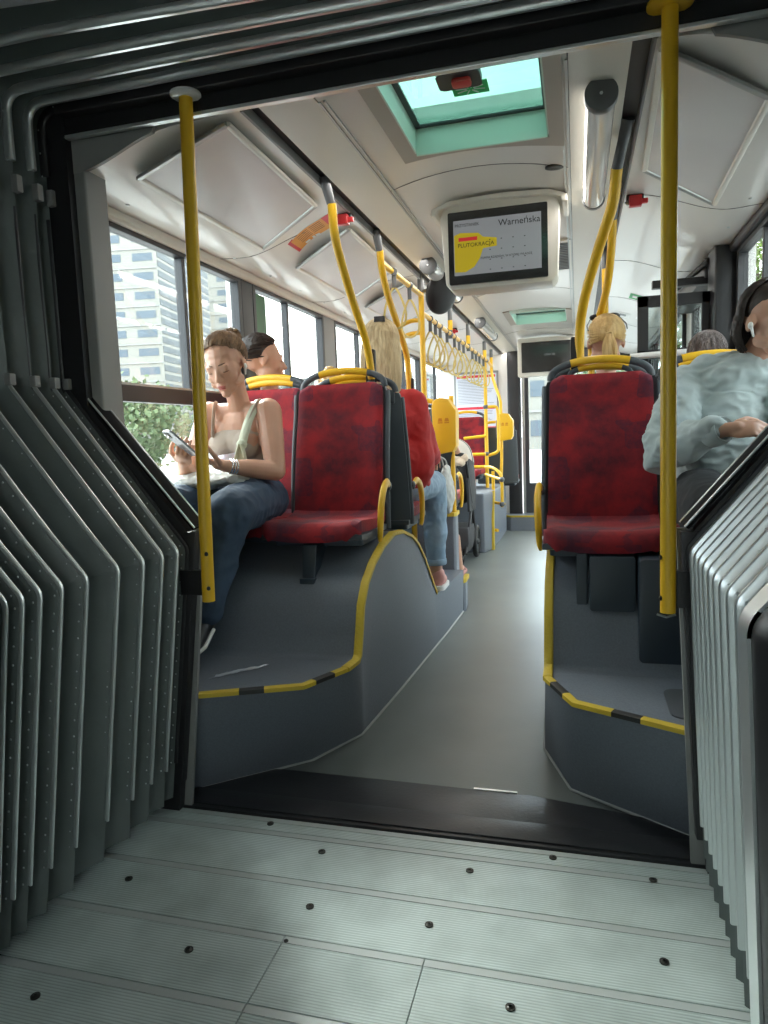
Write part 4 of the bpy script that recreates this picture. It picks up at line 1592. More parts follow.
def strap(label):
    t = thing('hanging_strap', label, 'strap', (0, 0, 0), 'straps on the ceiling rail')
    build(G().tube([(0, -.014, 0), (0, .014, 0)], .020, 10), 'sleeve', GREYJ, t, 40)
    build(G().rbox(-.012, .012, -.006, .006, -.085, -.018, .004), 'hanger', GREYJ, t, 20)
    loop = [(0.0, 0, -.08)]
    for k in range(1, 20):
        a = k / 20 * 2 * PI
        loop.append((.055 * math.sin(a) * (1 - .5 * math.cos(a)), .0, -.195 + .112 * math.cos(a)))
    loop.append((0, 0, -.08))
    build(G().tube(loop, .0045, 6, True, (1.0, 1.5)), 'loop', STRAPY, t, 60)
    return t


S0 = strap('yellow loop strap on the strap rail')
ys_s = [3.85, 4.22] + [4.80, 4.98, 5.16, 5.44, 5.78, 6.02, 6.26, 6.80, 7.05, 7.30, 7.62]
for k, y in enumerate(ys_s):
    o = S0 if k == 0 else copy_tree(S0)
    o.location = (-.505 if y < 4.5 else -.50, y, 2.14 if y < 4.5 else 2.026)
    o.rotation_euler = (0, 0, math.radians([10, -15, 20, 5, -20, 12][k % 6]))
    o['label'] = 'yellow loop strap hanging from the short rail before the mirror' if y < 4.5 else 'yellow loop strap hanging from the long left ceiling rail'
    o['group'] = 'straps on the short rail' if y < 4.5 else 'straps on the long rail'

# round mirror disc
t = thing('convex_mirror', 'round black backed mirror hanging below the left light band', 'mirror', (-.38, 4.35, 2.08))
M = Matrix.Translation((-.335, 4.36, 2.10)) @ Vector((.88, -.62, -.30)).to_track_quat('Z', 'Y').to_matrix().to_4x4()
g = G()
rings = []
for q, z in ((.02, .045), (.35, .042), (.7, .030), (.95, .010), (1, 0), (1, -.008), (.97, -.012), (.5, -.014), (.02, -.015)):
    rings.append([(.125 * q * math.cos(k * PI / 16), .125 * q * math.sin(k * PI / 16), z) for k in range(32)])
g.rings(rings)
g.xf(M)
build(g, 'mirror_back', BLACK, t, 40)
build(G().tube([(-.49, 4.53, 2.16), (-.43, 4.46, 2.15), (-.36, 4.37, 2.11)], .012, 8), 'arm', GREYJ, t, 60)
build(G().ell((-.365, 4.37, 2.105), (.03, .03, .03), None, 12, 8), 'ball_joint', BLACK, t)

# card validators
def validator(label, x0, x1, y, z0, z1, dpt=.10):
    t = thing('card_validator', label, 'ticket validator', ((x0 + x1) / 2, y, z0), 'yellow card validators')
    w = x1 - x0
    h = z1 - z0
    pts = [(x0 + .01, z0 + .03), (x0 + .02, z0), (x1 - .02, z0 + .02), (x1, z0 + .06), (x1 + .005, z1 - .09), (x1 - .05, z1 - .01), (x0 + .05, z1), (x0 + .01, z1 - .02), (x0, z1 - .06)]
    build(G().prism(pts, 'y', y, y + dpt), 'casing', YELLOW, t, 30, bevel=.012)
    build(G().rbox(x0 - .012, x0 + .01, y + .02, y + dpt - .01, z0 + .04, z1 - .08, .008), 'side_cover', GREYJ, t, 20, bevel=.004)
    lm = MATS.get('orange_print') or mat('orange_print', (0.55, 0.22, 0.01), 0.5)
    g = G()
    cx = (x0 + x1) / 2
    for k in (-1, 1):
        g.box(cx + k * .022 - .016, cx + k * .022 + .016, y - .0008, y, z0 + h * .55, z0 + h * .55 + .008)
        g.prism([(cx + k * .022 - .016, z0 + h * .55 + .012), (cx + k * .022 + .016, z0 + h * .55 + .012), (cx + k * .022 + .01, z0 + h * .55 + .034), (cx + k * .022 - .01, z0 + h * .55 + .034)], 'y', y - .0008, y)
    build(g, 'print', lm, t, 0)
    return t


validator('large yellow card validator in front of the pushchair', -.475, -.315, 4.62, 1.105, 1.485, .13)
validator('small yellow card validator on the bent pole by the front pillar', -.42, -.24, 8.05, 1.13, 1.45, .12)

# yellow tube barrier ahead of the pushchair
t = thing('tube_barrier', 'yellow tube barrier frame standing ahead of the pushchair', 'barrier', (-.5, 7.8, 0))
g = G()
r = .017
for path in ([(-.70, 7.8, 1.0), (-.52, 7.8, 1.0)], [(-.70, 7.8, .50), (-.52, 7.8, .50)],
             spline([(-.52, 7.75, .86), (-.42, 7.55, .86), (-.33, 7.45, .80), (-.31, 7.42, .70), (-.31, 7.42, .45)], 5),
             [(-.52, 7.75, .78), (-.31, 7.42, .74)], [(-.52, 7.75, .48), (-.29, 7.42, .48)], [(-.42, 7.6, .82), (-.42, 7.6, .48)],
             [(-.60, 7.6, .20), (-.36, 7.42, .20)], spline([(-.50, 7.9, 1.52), (-.42, 7.9, 1.52), (-.39, 7.9, 1.48), (-.385, 7.9, 1.3), (-.385, 7.9, 1.1), (-.40, 7.9, 1.02), (-.50, 7.9, .98)], 4), [(-.78, 7.8, .86), (-.52, 7.8, .86)], [(-.76, 7.8, 1.18), (-.52, 7.85, 1.2)]):
    build(G().tube(path, r, 8), 'bar', YELLOW, t, 60)
for y, x, z in ((7.9, -.52, 1.0), (7.9, -.52, 1.52), (7.42, -.31, .74), (7.42, -.31, .48)):
    build(G().ell((x, y, z), (.03, .03, .03), None, 10, 8), 'clamp', GREYJ, t)

# ================================================================== CEILING FIXTURES
LENS = mat('frosted_lamp_tube', (0.62, 0.61, 0.58), 0.12, 0.25, emit=((1.0, .96, .88), 0.03), coat=.3)


def tube_lamp(label, x, y0, y1, z, r=.042):
    t = thing('tube_lamp', label, 'lamp', (x, (y0 + y1) / 2, z), 'tube lamps in the ceiling bands')
    build(G().tube([(x, y0 + .01, z), (x, y1 - .01, z)], r, 20), 'lamp_tube', LENS, t, 60)
    g = G().tube([(x, y0, z), (x, y0 + .035, z)], r * 1.12, 24)
    build(g, 'end_cap', GREYJ, t, 40, bevel=.004)
    build(G().tube([(x, y1 - .02, z), (x, y1, z)], r * 1.08, 24), 'end_cap', GREYJ, t, 40)
    build(G().ell((x, y0 - .001, z), (.005, .003, .005), None, 8, 6), 'screw', ALU, t)
    for y in (y0 + .1, y1 - .1):
        build(G().rbox(x - .012, x + .012, y - .01, y + .01, z + r * .8, 2.262, .004), 'bracket', ALU_D, t, 20)
    return t


tube_lamp('large tube lamp with grey end cap above the right seats', .535, 2.24, 3.22, 2.208, .043)
tube_lamp('tube lamp beside the round black mirror', -.355, 4.05, 5.05, 2.205, .045)
tube_lamp('tube lamp in the left band far down the aisle', -.355, 6.3, 7.3, 2.205, .045)
for (x, label) in ((-.41, 'left'), (.48, 'right')):  # added fill lights below the ceiling bands, not the tube lamps
    d = bpy.data.lights.new('ceiling_fill', 'AREA')
    d.shape = 'RECTANGLE'
    d.size, d.size_y = .10, 7.0
    d.energy = FILL * 7
    d.color = (1.0, .96, .90)
    o = bpy.data.objects.new('ceiling_fill', d)
    o.location = (x, 5.8, 2.235)
    COL.objects.link(o)

# screen over the aisle
t = thing('information_screen', 'passenger screen in cream housing showing the next stop', 'screen', (.14, 3.2, 2.26))
g = G()
hx0, hx1 = -.135, .395
pts = [(hx0, 1.905), (hx0 + .025, 1.88), (hx1 - .045, 1.88), (hx1 - .02, 1.905), (hx1, 2.262), (hx0 + .02, 2.262)]
g.prism([(hx0 + .055, 1.885), (hx1 - .035, 1.885), (hx1 - .012, 1.91), (hx1 + .0, 2.20), (hx1 - .02, 2.255), (hx0 + .03, 2.255), (hx0 + .012, 2.20), (hx0 + .03, 1.91)], 'y', 3.21, 3.38)
build(g, 'housing', IVORY, t, 30, bevel=.012)
g = G()
hood = [(hx0 - .025, 2.205), (hx0 - .02, 2.235), (hx0 + .06, 2.262), (.14, 2.272), (hx1 - .04, 2.262), (hx1 + .03, 2.235), (hx1 + .035, 2.205), (hx1 + .012, 2.205), (hx1 + .005, 2.225), (hx1 - .05, 2.243), (.14, 2.25), (hx0 + .07, 2.243), (hx0, 2.225), (hx0 - .005, 2.205)]
g.prism(hood, 'y', 3.18, 3.42)
build(g, 'hood', IVORY, t, 30, bevel=.005)
SCRF = mat('screen_bezel_black', (0.012, 0.012, 0.013), 0.15, coat=.5)
g = G().rbox(-.086, .345, 3.196, 3.212, 1.905, 2.215, .006, 'y')
bz = build(g, 'bezel', SCRF, t, 30)
SCR = mat('lit_screen_grey', (0.10, 0.105, 0.11), 0.2, emit=((.62, .65, .68), .13))
SCRY = mat('lit_screen_yellow', (0.14, 0.11, 0.01), 0.2, emit=((.75, .58, .02), .22))
SCRR = mat('lit_screen_red', (0.20, 0.02, 0.02), 0.2, emit=((.6, .03, .03), .30))
SCRK = mat('lit_screen_dark', (0.02, 0.02, 0.02), 0.2)
sx0, sx1, sz0, sz1 = -.062, .318, 1.943, 2.178
build(G().box(sx0, sx1, 3.1945, 3.196, sz0, sz1), 'display', SCR, t, 0)
g = G()
blob = [(sx0 + .003, 2.115), (sx0 + .03, 2.125), (sx0 + .11, 2.118), (sx0 + .13, 2.10), (sx0 + .19, 2.09), (sx0 + .19, 2.055), (sx0 + .13, 2.05), (sx0 + .115, 2.01), (sx0 + .09, 1.975), (sx0 + .05, 1.955), (sx0 + .003, 1.958)]
g.prism(blob, 'y', 3.1935, 3.1945)
build(g, 'yellow_graphic', SCRY, t, 0)
build(G().box(sx0 + .022, sx0 + .105, 3.193, 3.1935, 2.088, 2.104), 'red_banner', SCRR, t, 0)
g = G()
for i in range(6):
    for j in range(4):
        x, z = sx0 + .06 + i * .05, 1.958 + j * .042
        if x - sx0 > .14:
            g.box(x - .003, x + .003, 3.193, 3.1944, z - .0015, z + .0015)
build(g, 'dot_pattern', SCRK, t, 0)
text('Warneńska', 'stop_name', .038, SCRK, face_minus_y(sx1 - .003, 3.1932, 2.137), t, 'RIGHT')
text('PRZYSTANEK', 'heading', .018, SCRK, face_minus_y(sx0 + .006, 3.1932, 2.150), t)
text('PLUTOKRACJA', 'slogan', .024, SCRK, face_minus_y(sx0 + .018, 3.1932, 2.062), t)
text('FORMA RZĄDÓW, W KTÓREJ WŁADZĘ', 'small_print', .0125, SCRK, face_minus_y(sx0 + .118, 3.1932, 2.005), t)

t = thing('information_screen', 'dark switched off screen far down the aisle below the second hatch', 'screen', (.14, 8.0, 2.25))
build(G().rbox(-.17, .46, 8.0, 8.15, 1.83, 2.25, .02, 'y'), 'housing', IVORY, t, 30, bevel=.01)
build(G().rbox(-.125, .44, 7.985, 8.0, 1.875, 2.20, .008, 'y'), 'bezel', SCRF, t, 30)
text('LINIA 10', 'display_text', .03, SCR, face_minus_y(.12, 7.983, 2.05), t)

t = thing('ceiling_speaker', 'small black oval speaker in the ceiling above the screen', 'speaker', (.39, 2.93, 2.25))
g = G().rings([[(.385 + .038 * q * math.cos(k * PI / 12), 2.93 + .028 * q * math.sin(k * PI / 12), cz(.385) + z) for k in range(24)] for q, z in ((1, .002), (1, -.004), (.85, -.006), (.4, -.004))])
build(g, 'grille', BLACK, t, 40)
t = thing('air_vent', 'slatted grey vent with cream rim right of the screen', 'vent', (.40, 4.25, 2.25))
build(G().rbox(.335, .435, 4.0, 4.75, cz(.39) - .012, cz(.39) + .004, .01), 'rim', IVORY, t, 20)
build(G().rbox(.350, .42, 4.05, 4.70, cz(.39) - .014, cz(.39) - .0115, .006), 'plate', SEAM, t, 20)
g = G()
for k in range(16):
    g.box(.353, .417, 4.07 + k * .04, 4.082 + k * .04, cz(.39) - .017, cz(.39) - .014)
build(g, 'slats', GREYJ, t, 0)

# clear poster frames on the sloping ceiling
POSTER = mat('pale_poster_film', (0.58, 0.55, 0.55), 0.32, coat=0.15, var=(3, (0.64, 0.61, 0.60), 0.1))


def slope_pt(x, y, d=0.0):
    return Vector((x, y, cz(x) - d))


def poster(label, pts):
    """flat clear frame; pts = outer near, inner near, inner far, outer far (x, y)"""
    (A, B, C_, D) = [Vector((x, y, 2.214 if abs(x) < .8 else 2.142)) for x, y in pts]
    t = thing('poster_frame', label, 'poster frame', (A + C_) / 2, 'clear poster frames')

    def P_(u, v):
        return A.lerp(B, u).lerp(D.lerp(C_, u), v)
    g = G().grid(lambda u, v: P_(u, v), 4, 2, lambda u, v: (0, 0, .006))
    build(g, 'clear_sheet', POSTER, t, 30)
    for (p, q) in ((A, B), (B, C_), (C_, D), (D, A)):
        build(G().tube([p, q], .012, 8, True, (1, .7)), 'frame_bar', ALU_D if abs(p.y - q.y) < .5 else IVORY, t, 40)
    return t


poster('large clear poster frame above the first left window', [(-.957, 2.17), (-.565, 2.06), (-.586, 2.87), (-.959, 3.14)])
poster('second clear poster frame left of the curved pole', [(-.95, 3.55), (-.565, 3.25), (-.58, 4.12), (-.95, 4.48)])
poster('clear poster frame further along the left ceiling slope', [(-.95, 4.80), (-.565, 4.50), (-.58, 5.40), (-.95, 5.75)])
poster('large clear poster frame on the right ceiling slope', [(.985, 2.28), (.68, 2.06), (.715, 2.96), (1.01, 3.26)])

# stickers and hammers
ORG = mat('orange_sticker', (0.72, 0.30, 0.03), 0.4)
STR = mat('red_sticker', (0.62, 0.03, 0.05), 0.4)
t = thing('safety_sticker', 'orange and red instruction sticker between the left poster frames', 'sticker', (-.78, 3.22, 2.17))


def slope_strip(x0, x1, y0, y1, d, y_sk=0.0):
    return G().grid(lambda u, v: slope_pt(x0 + (x1 - x0) * u, y0 + (y1 - y0) * v + y_sk * u, d), 6, 1, lambda u, v: (0, 0, -.0006))


build(slope_strip(-.88, -.56, 3.28, 3.42, .001, -.26), 'ground', ORG, t, 0)
build(slope_strip(-.885, -.85, 3.275, 3.425, .0014, -.03), 'red_end', STR, t, 0)
build(slope_strip(-.64, -.56, 3.082, 3.225, .0014, -.066), 'red_end', STR, t, 0)
for k in range(5):
    build(slope_strip(-.83, -.66, 3.255 + k * .018, 3.261 + k * .018, .0018, -.14), 'print_line', mat('brown_print', (.28, .10, .02), .6) if k == 0 else MATS['brown_print'], t, 0)
build(slope_strip(-.82, -.79, 3.345, 3.365, .002, -.02), 'pictogram', WHITEP, t, 0)
build(slope_strip(-.77, -.72, 3.305, 3.33, .002, -.03), 'pictogram', WHITEP, t, 0)

HAMR = mat('hammer_red', (0.50, 0.025, 0.03), 0.35)


def hammer(label, x, y, s):
    t = thing('emergency_hammer', label, 'hammer', (x, y, cz(x)), 'red emergency hammers')
    z = cz(x)
    build(G().rbox(x - .035, x + .035, y - .02, y + .03, z - .03, z + .002, .008), 'holder', BLACK, t, 20, bevel=.004)
    build(G().rbox(x - .026, x + .026, y - .05, y - .01, z - .055, z - .012, .006), 'hammer_head', HAMR, t, 20, bevel=.006)
    build(G().rbox(x - .012, x + .05, y - .042, y - .022, z - .046, z - .026, .005), 'hammer_handle', HAMR, t, 20, bevel=.004)
    build(G().tube([(x - .03, y - .03, z - .035), (x - .045, y - .03, z - .035)], [.008, .002], 8), 'hammer_tip', ALU, t)
    return t


hammer('red emergency hammer on the right ceiling slope beside the pole', .705, 3.30, 1)
hammer('red emergency hammer in black clip behind the first left curved pole', -.53, 3.09, -1)
hammer('small red emergency hammer far along the left slope', -.66, 6.7, -1)

# small signs on the far right slope and paper notices
t = thing('exit_sign', 'small green sign on the far right ceiling slope', 'sign', (.85, 5.5, 2.2))
build(slope_strip(.84, .95, 5.50, 5.70, .002), 'plate', MATS['sign_green'], t, 0)
g = G()
g.grid(lambda u, v: slope_pt(.86 + .03 * u, 5.56 + .08 * v, .0035), 1, 1, lambda u, v: (0, 0, -.0004))
build(g, 'arrow', WHITEP, t, 0)
for k, (x, y) in enumerate(((.80, 6.4), (.95, 6.3))):
    t = thing('paper_notice', ['dark pictogram notice on the far right slope', 'pale printed notice on the far right slope next to the pictogram'][k], 'notice', (x, y, 2.2))
    build(slope_strip(x, x + .10, y, y + .22, .002), 'sheet', WHITEP, t, 0)
    build(slope_strip(x + .02, x + .07, y + .05, y + .15, .0035), 'print', (GREYJ if k == 0 else SEAM), t, 0)

# notice board on the driver partition
t = thing('notice_board', 'framed notice with red headings on the partition at the far end', 'notice', (-.75, 9.28, 1.7))
build(G().rbox(-1.10, -.52, 9.275, 9.298, 1.22, 2.03, .01, 'y'), 'frame', GREY_PANEL, t, 20)
build(G().box(-1.075, -.545, 9.268, 9.274, 1.24, 2.0), 'sheet', mat('bluish_paper', (.62, .64, .72), .5), t, 0)
g = G()
for z in (1.97, 1.56, 1.30):
    g.box(-1.06, -.56, 9.265, 9.268, z - .02, z + .012)
build(g, 'red_heading', STR, t, 0)
g = G()
rnd = random.Random(4)
for k in range(34):
    z = 1.92 - k * .02
    if abs(z - 1.56) > .04 and abs(z - 1.30) > .04:
        g.box(-1.05, -1.05 + rnd.uniform(.3, .48), 9.2655, 9.268, z - .003, z + .003)
build(g, 'text_line', mat('printed_grey', (.25, .26, .30), .7), t, 0)['kind'] = 'stuff'

# glazed screen and pillar by the middle door on the right
t = thing('door_screen', 'black framed glass screen with pale grab rail by the middle door', 'partition', (.95, 4.1, 0))
g = G()
x0, x1, y = .775, 1.13, 4.05
for a, b, c, d in ((x0, x0 + .055, .75, 1.93), (x1 - .04, x1, .75, 1.93), (x0, x1, 1.87, 1.93), (x0, x1, 1.60, 1.65), (x0, x1, .75, .80)):
    g.box(a, b, y, y + .03, c, d)
build(g, 'frame', BLACK, t, 0, bevel=.004)
build(G().box(x0 + .05, x1 - .035, y + .012, y + .018, .79, 1.88), 'glass', CLEAR, t, 0)
build(G().tube([(x0 - .04, y - .03, 1.615), (x1, y - .03, 1.625)], .017, 10), 'grab_rail', WHITEP, t, 60)
build(G().box(x0 + .06, x1 - .04, y + .03, y + .036, .0, .76), 'lower_panel', VINYL, t, 0)
t = thing('door_pillar', 'dark boxed pillar between the right window and the middle door', 'pillar', (1.18, 4.02, 0))
build(G().rbox(1.13, 1.245, 3.93, 4.14, .3, 2.125, .012), 'casing', BLACK, t, 30)
t = thing('door_mechanism', 'black door opening bars under the ceiling beside the pillar', 'mechanism', (1.0, 4.3, 2.0))
build(G().rbox(.86, 1.24, 4.18, 4.24, 1.99, 2.03, .01), 'arm', BLACK, t, 20, bevel=.004)
build(G().tube([(1.13, 4.1, 2.09), (1.02, 4.4, 2.02), (.92, 4.6, 1.98)], .016, 8), 'arm', BLACK, t, 40)
build(G().rbox(1.12, 1.245, 4.16, 5.46, 2.02, 2.12, .01), 'motor_cover', BLACK, t, 20, bevel=.006)
# wall heater/vent box on the left window rail
t = thing('window_latch', 'small dark latch on the second left window post', 'latch', (-1.21, 4.6, 1.6))
build(G().rbox(-1.225, -1.195, 4.56, 4.62, 1.54, 1.63, .008), 'latch', BLACK, t, 20)
t = thing('window_sticker', 'green sticker on the pane of the second left window', 'sticker', (-1.243, 3.68, 2.0))
build(G().box(-1.246, -1.244, 3.62, 3.77, 1.83, 2.055), 'film', mat('dark_green_film', (.02, .12, .04), .4), t, 0)
t = thing('wall_grab_handle', 'short curved yellow grab handle below the first left window just above the capping', 'handle', (-1.19, 2.3, 1.2))
build(G().tube(spline([(-1.215, 2.22, 1.12), (-1.17, 2.24, 1.20), (-1.15, 2.29, 1.235), (-1.16, 2.35, 1.19), (-1.215, 2.40, 1.08)], 5), .017, 10), 'grip', YELLOW, t, 60)
for y, z in ((2.22, 1.12), (2.40, 1.08)):
    build(G().tube([(-1.228, y, z), (-1.205, y, z)], .022, 12), 'mount', GREYJ, t, 40)

# ================================================================== PEOPLE
def head_matrix(c, yaw=0, pitch=0, roll=0, sc_=1.0):
    """face looks along -Y before turning; yaw>0 turns the face towards +X, pitch>0 looks down"""
    return Matrix.Translation(c) @ Matrix.Rotation(yaw, 4, 'Z') @ Matrix.Rotation(pitch, 4, 'X') @ Matrix.Rotation(roll, 4, 'Y') @ Matrix.Scale(sc_, 4)


def head_shapes(g, M):
    k = len(g.v)
    g.ell((0, .018, .030), (.074, .092, .083))           # cranium
    g.ell((0, -.022, -.010), (.063, .068, .082))         # face
    g.ell((0, -.034, -.064), (.042, .046, .040))         # jaw
    g.ell((0, -.066, -.092), (.020, .018, .016))         # chin
    for s in (-1, 1):
        g.ell((s * .036, -.050, -.028), (.024, .026, .024))   # cheek
        g.ell((s * .026, -.073, .018), (.021, .012, .008))    # brow ridge
        g.ell((s * .030, -.070, .004), (.0155, .014, .012))   # eyelid
        g.ell((s * .048, -.02, -.058), (.018, .036, .022))    # jaw angle
        g.ell((s * .076, .006, -.006), (.009, .017, .028), Euler((0.25, 0, 0)).to_matrix())   # ear
    g.cap((0, -.083, .006), (0, -.102, -.026), .0075, .0105)  # nose
    g.ell((-.009, -.092, -.030), (.008, .009, .007))
    g.ell((.009, -.092, -.030), (.008, .009, .007))
    g.ell((0, -.084, -.054), (.021, .010, .0065))             # upper lip
    g.ell((0, -.082, -.065), (.018, .010, .007))              # lower lip
    g.ell((0, -.074, -.045), (.022, .014, .014))
    g.xf(M, k)
    return g


def face_parts(M, body, detail=True):
    g = G()
    g.ell((0, -.0905, -.0555), (.0185, .0065, .0042), None, 14, 8)
    g.ell((0, -.0885, -.0645), (.0160, .0068, .0048), None, 14, 8)
    build(g.xf(M), 'lips', LIPS, body, 60)
    for s in (-1, 1):
        g = G()
        pts = [(s * (.012 + .007 * k), -.087 + .0032 * k * k * .6, .0245 + .0022 * math.sin(k * .8)) for k in range(6)]
        g.tube(pts, [.0016, .0026, .0028, .0025, .002, .001], 6)
        build(g.xf(M), 'eyebrow', BROW, body, 60)
        g = G()
        pts = [(s * (.0175 + .005 * k), -.0840 + .0022 * (k - 2) ** 2 * .5, -.0020 - .0012 * math.sin(k * PI / 5)) for k in range(6)]
        g.tube(pts, [.0008, .0015, .0017, .0017, .0015, .0008], 6)
        build(g.xf(M), 'eyelashes', BROW, body, 60)


def skull(th, ph, k=1.0):
    """point on the hair surface: th round the head (0 = face side), ph from the crown down"""
    x = math.sin(ph) * math.sin(th)
    y = -math.sin(ph) * math.cos(th)
    z = math.cos(ph)
    return Vector((x * .080 * k, .017 + y * .097 * k, .029 + z * .090 * k))


def hair(style, M, body, m, seed=1, n=420, length=.3, part_x=0.0):
    rnd = random.Random(seed)
    g = G()
    # scalp cap: shell over cranium only behind the hairline
    def face_cut(th):
        a = abs((th + PI) % (2 * PI) - PI)
        if a < .9:
            return .80 + .38 * a * a
        if a < 1.45:
            return 1.108 + (a - .9) * .70
        return 1.95
    nu, nv = 40, 12
    rings = []
    for j in range(nv + 1):
        rings.append([skull(2 * PI * i / nu, max(.02, face_cut(2 * PI * i / nu) * j / nv), .985 - .115 * (j / nv) ** 5) for i in range(nu)])
    g.rings(rings, False)
    def strand(pts, r=.0022):
        L = len(pts)
        g.tube(pts, [r * (1.0 if i < L - 2 else .5) for i in range(L)], 4, False)
    if style in ('bun', 'ponytail'):
        tail = Vector((0, .105, .065)) if style == 'bun' else Vector((0, .125, .010))
        for k in range(n):
            th = rnd.uniform(-PI, PI)
            ph0 = face_cut(th) * rnd.uniform(.35, 1.02)
            a = skull(th, ph0, .90 if ph0 > face_cut(th) * .85 else 1.0)
            pts = []
            for q in range(9):
                t = q / 8
                p = a.lerp(tail, t)
                d = (p - Vector((0, .016, .028)))
                e = Vector((d.x / .083, d.y / .100, d.z / .094))
                if e.length > 1e-4 and t < .93:
                    kk = (1.0 + .035 * math.sin(t * PI) + rnd.uniform(-.004, .010)) / e.length
                    p = Vector((0, .016, .028)) + d * kk * (1 if t < .8 else 1)
                    p = p.lerp(a.lerp(tail, t), max(0, (t - .8) / .2))
                pts.append(p + Vector((rnd.gauss(0, .0008), rnd.gauss(0, .0008), rnd.gauss(0, .0008))))
            strand(pts)
        if style == 'bun':
            c = Vector((0, .122, .072))
            for k in range(150):
                ax = Vector((rnd.gauss(0, 1), rnd.gauss(0, 1), rnd.gauss(0, 1))).normalized()
                u = ax.orthogonal().normalized()
                w = ax.cross(u)
                r = rnd.uniform(.022, .040)
                a0 = rnd.uniform(0, 6.28)
                pts = [c + (u * math.cos(a0 + q * .45) + w * math.sin(a0 + q * .45)) * (r + .003 * math.sin(q * 1.7)) + ax * rnd.uniform(-.008, .008) for q in range(9)]
                strand(pts, .0022)
            for k in range(40):   # loose flyaways
                th = rnd.uniform(-PI, PI)
                a = skull(th, face_cut(th) * rnd.uniform(.2, 1.0), 1.0)
                d = (a - Vector((0, .016, .028))).normalized()
                pts = [a + d * .004 * q + Vector((rnd.gauss(0, .002), rnd.gauss(0, .002), rnd.gauss(0, .002))) * q for q in range(5)]
                strand(pts, .0007)
        else:
            for k in range(160):
                a0, rr = rnd.uniform(0, 6.28), math.sqrt(rnd.random())
                pts = []
                for q in range(10):
                    t = q / 9
                    w = .012 + .020 * math.sin(min(1, t * 1.5) * PI * .75)
                    pts.append(tail + Vector((math.cos(a0) * rr * w, math.sin(a0) * rr * w * .7 + .018 * math.sin(t * 2.2), -length * t + .005)))
                strand(pts, .0024)
            ring = [tail + Vector((.014 * math.cos(q * PI / 6), -.002 + .002, .0) ) + Vector((0, .0, .014 * math.sin(q * PI / 6))) for q in range(13)]
            g.tube(ring, .004, 6)
    elif style in ('long', 'bob'):
        for k in range(n):
            th = rnd.uniform(-PI, PI)
            a = abs(th)
            if style == 'bob' and (a < 1.0 or -1.70 < th < 0):
                continue
            if style == 'long' and a < .7:
                continue
            pts = []
            p0 = skull(th, rnd.uniform(.05, .5), 1.0)
            ph_end = 1.75
            for q in range(7):
                ph = .12 + (ph_end - .12) * q / 6
                tt = th
                pts.append(skull(tt, ph, 1.03 + .03 * rnd.random() + .02 * q / 6))
            base = pts[-1]
            L = length * rnd.uniform(.85, 1.0)
            inw = .75 if style == 'bob' else .98
            for q in range(1, 8):
                t = q / 7
                x = base.x * (1 + .10 * math.sin(t * PI) - (1 - inw) * t * t)
                y = base.y * (1 + .05 * math.sin(t * PI)) + (.02 * t if style == 'long' else -.012 * t * t)
                pts.append(Vector((x, y, base.z - L * t)) + Vector((rnd.gauss(0, .0016), rnd.gauss(0, .0016), 0)))
            strand(pts, .0030)
    elif style == 'short':
        for k in range(n):
            th = rnd.uniform(-PI, PI)
            ph0 = face_cut(th) * rnd.uniform(.0, 1.0)
            a = skull(th, ph0, .99)
            pts = [a]
            for q in range(1, 5):
                pts.append(skull(th + .05 * q * rnd.uniform(-1, 1), ph0 + .13 * q, 1.03 + .01 * q * rnd.random()))
            strand(pts, .0024)
    elif style == 'curly':
        for k in range(260):
            th = rnd.uniform(-PI, PI)
            ph = face_cut(th) * rnd.uniform(0, 1.0)
            c = skull(th, ph, 1.06)
            ax = Vector((rnd.gauss(0, 1), rnd.gauss(0, 1), rnd.gauss(0, 1))).normalized()
            u = ax.orthogonal().normalized()
            w = ax.cross(u)
            r = rnd.uniform(.010, .018)
            pts = [c + (u * math.cos(q * .6) + w * math.sin(q * .6)) * r + ax * .003 * q for q in range(10)]
            strand(pts, .0026)
        c = Vector((0, .05, .125))
        for k in range(120):
            ax = Vector((rnd.gauss(0, 1), rnd.gauss(0, 1), rnd.gauss(0, 1))).normalized()
            u = ax.orthogonal().normalized()
            w = ax.cross(u)
            r = rnd.uniform(.020, .040)
            strand([c + (u * math.cos(q * .5) + w * math.sin(q * .5)) * r for q in range(9)], .0028)
    g.xf(M)
    return build(g, 'hair', m, body, 0)


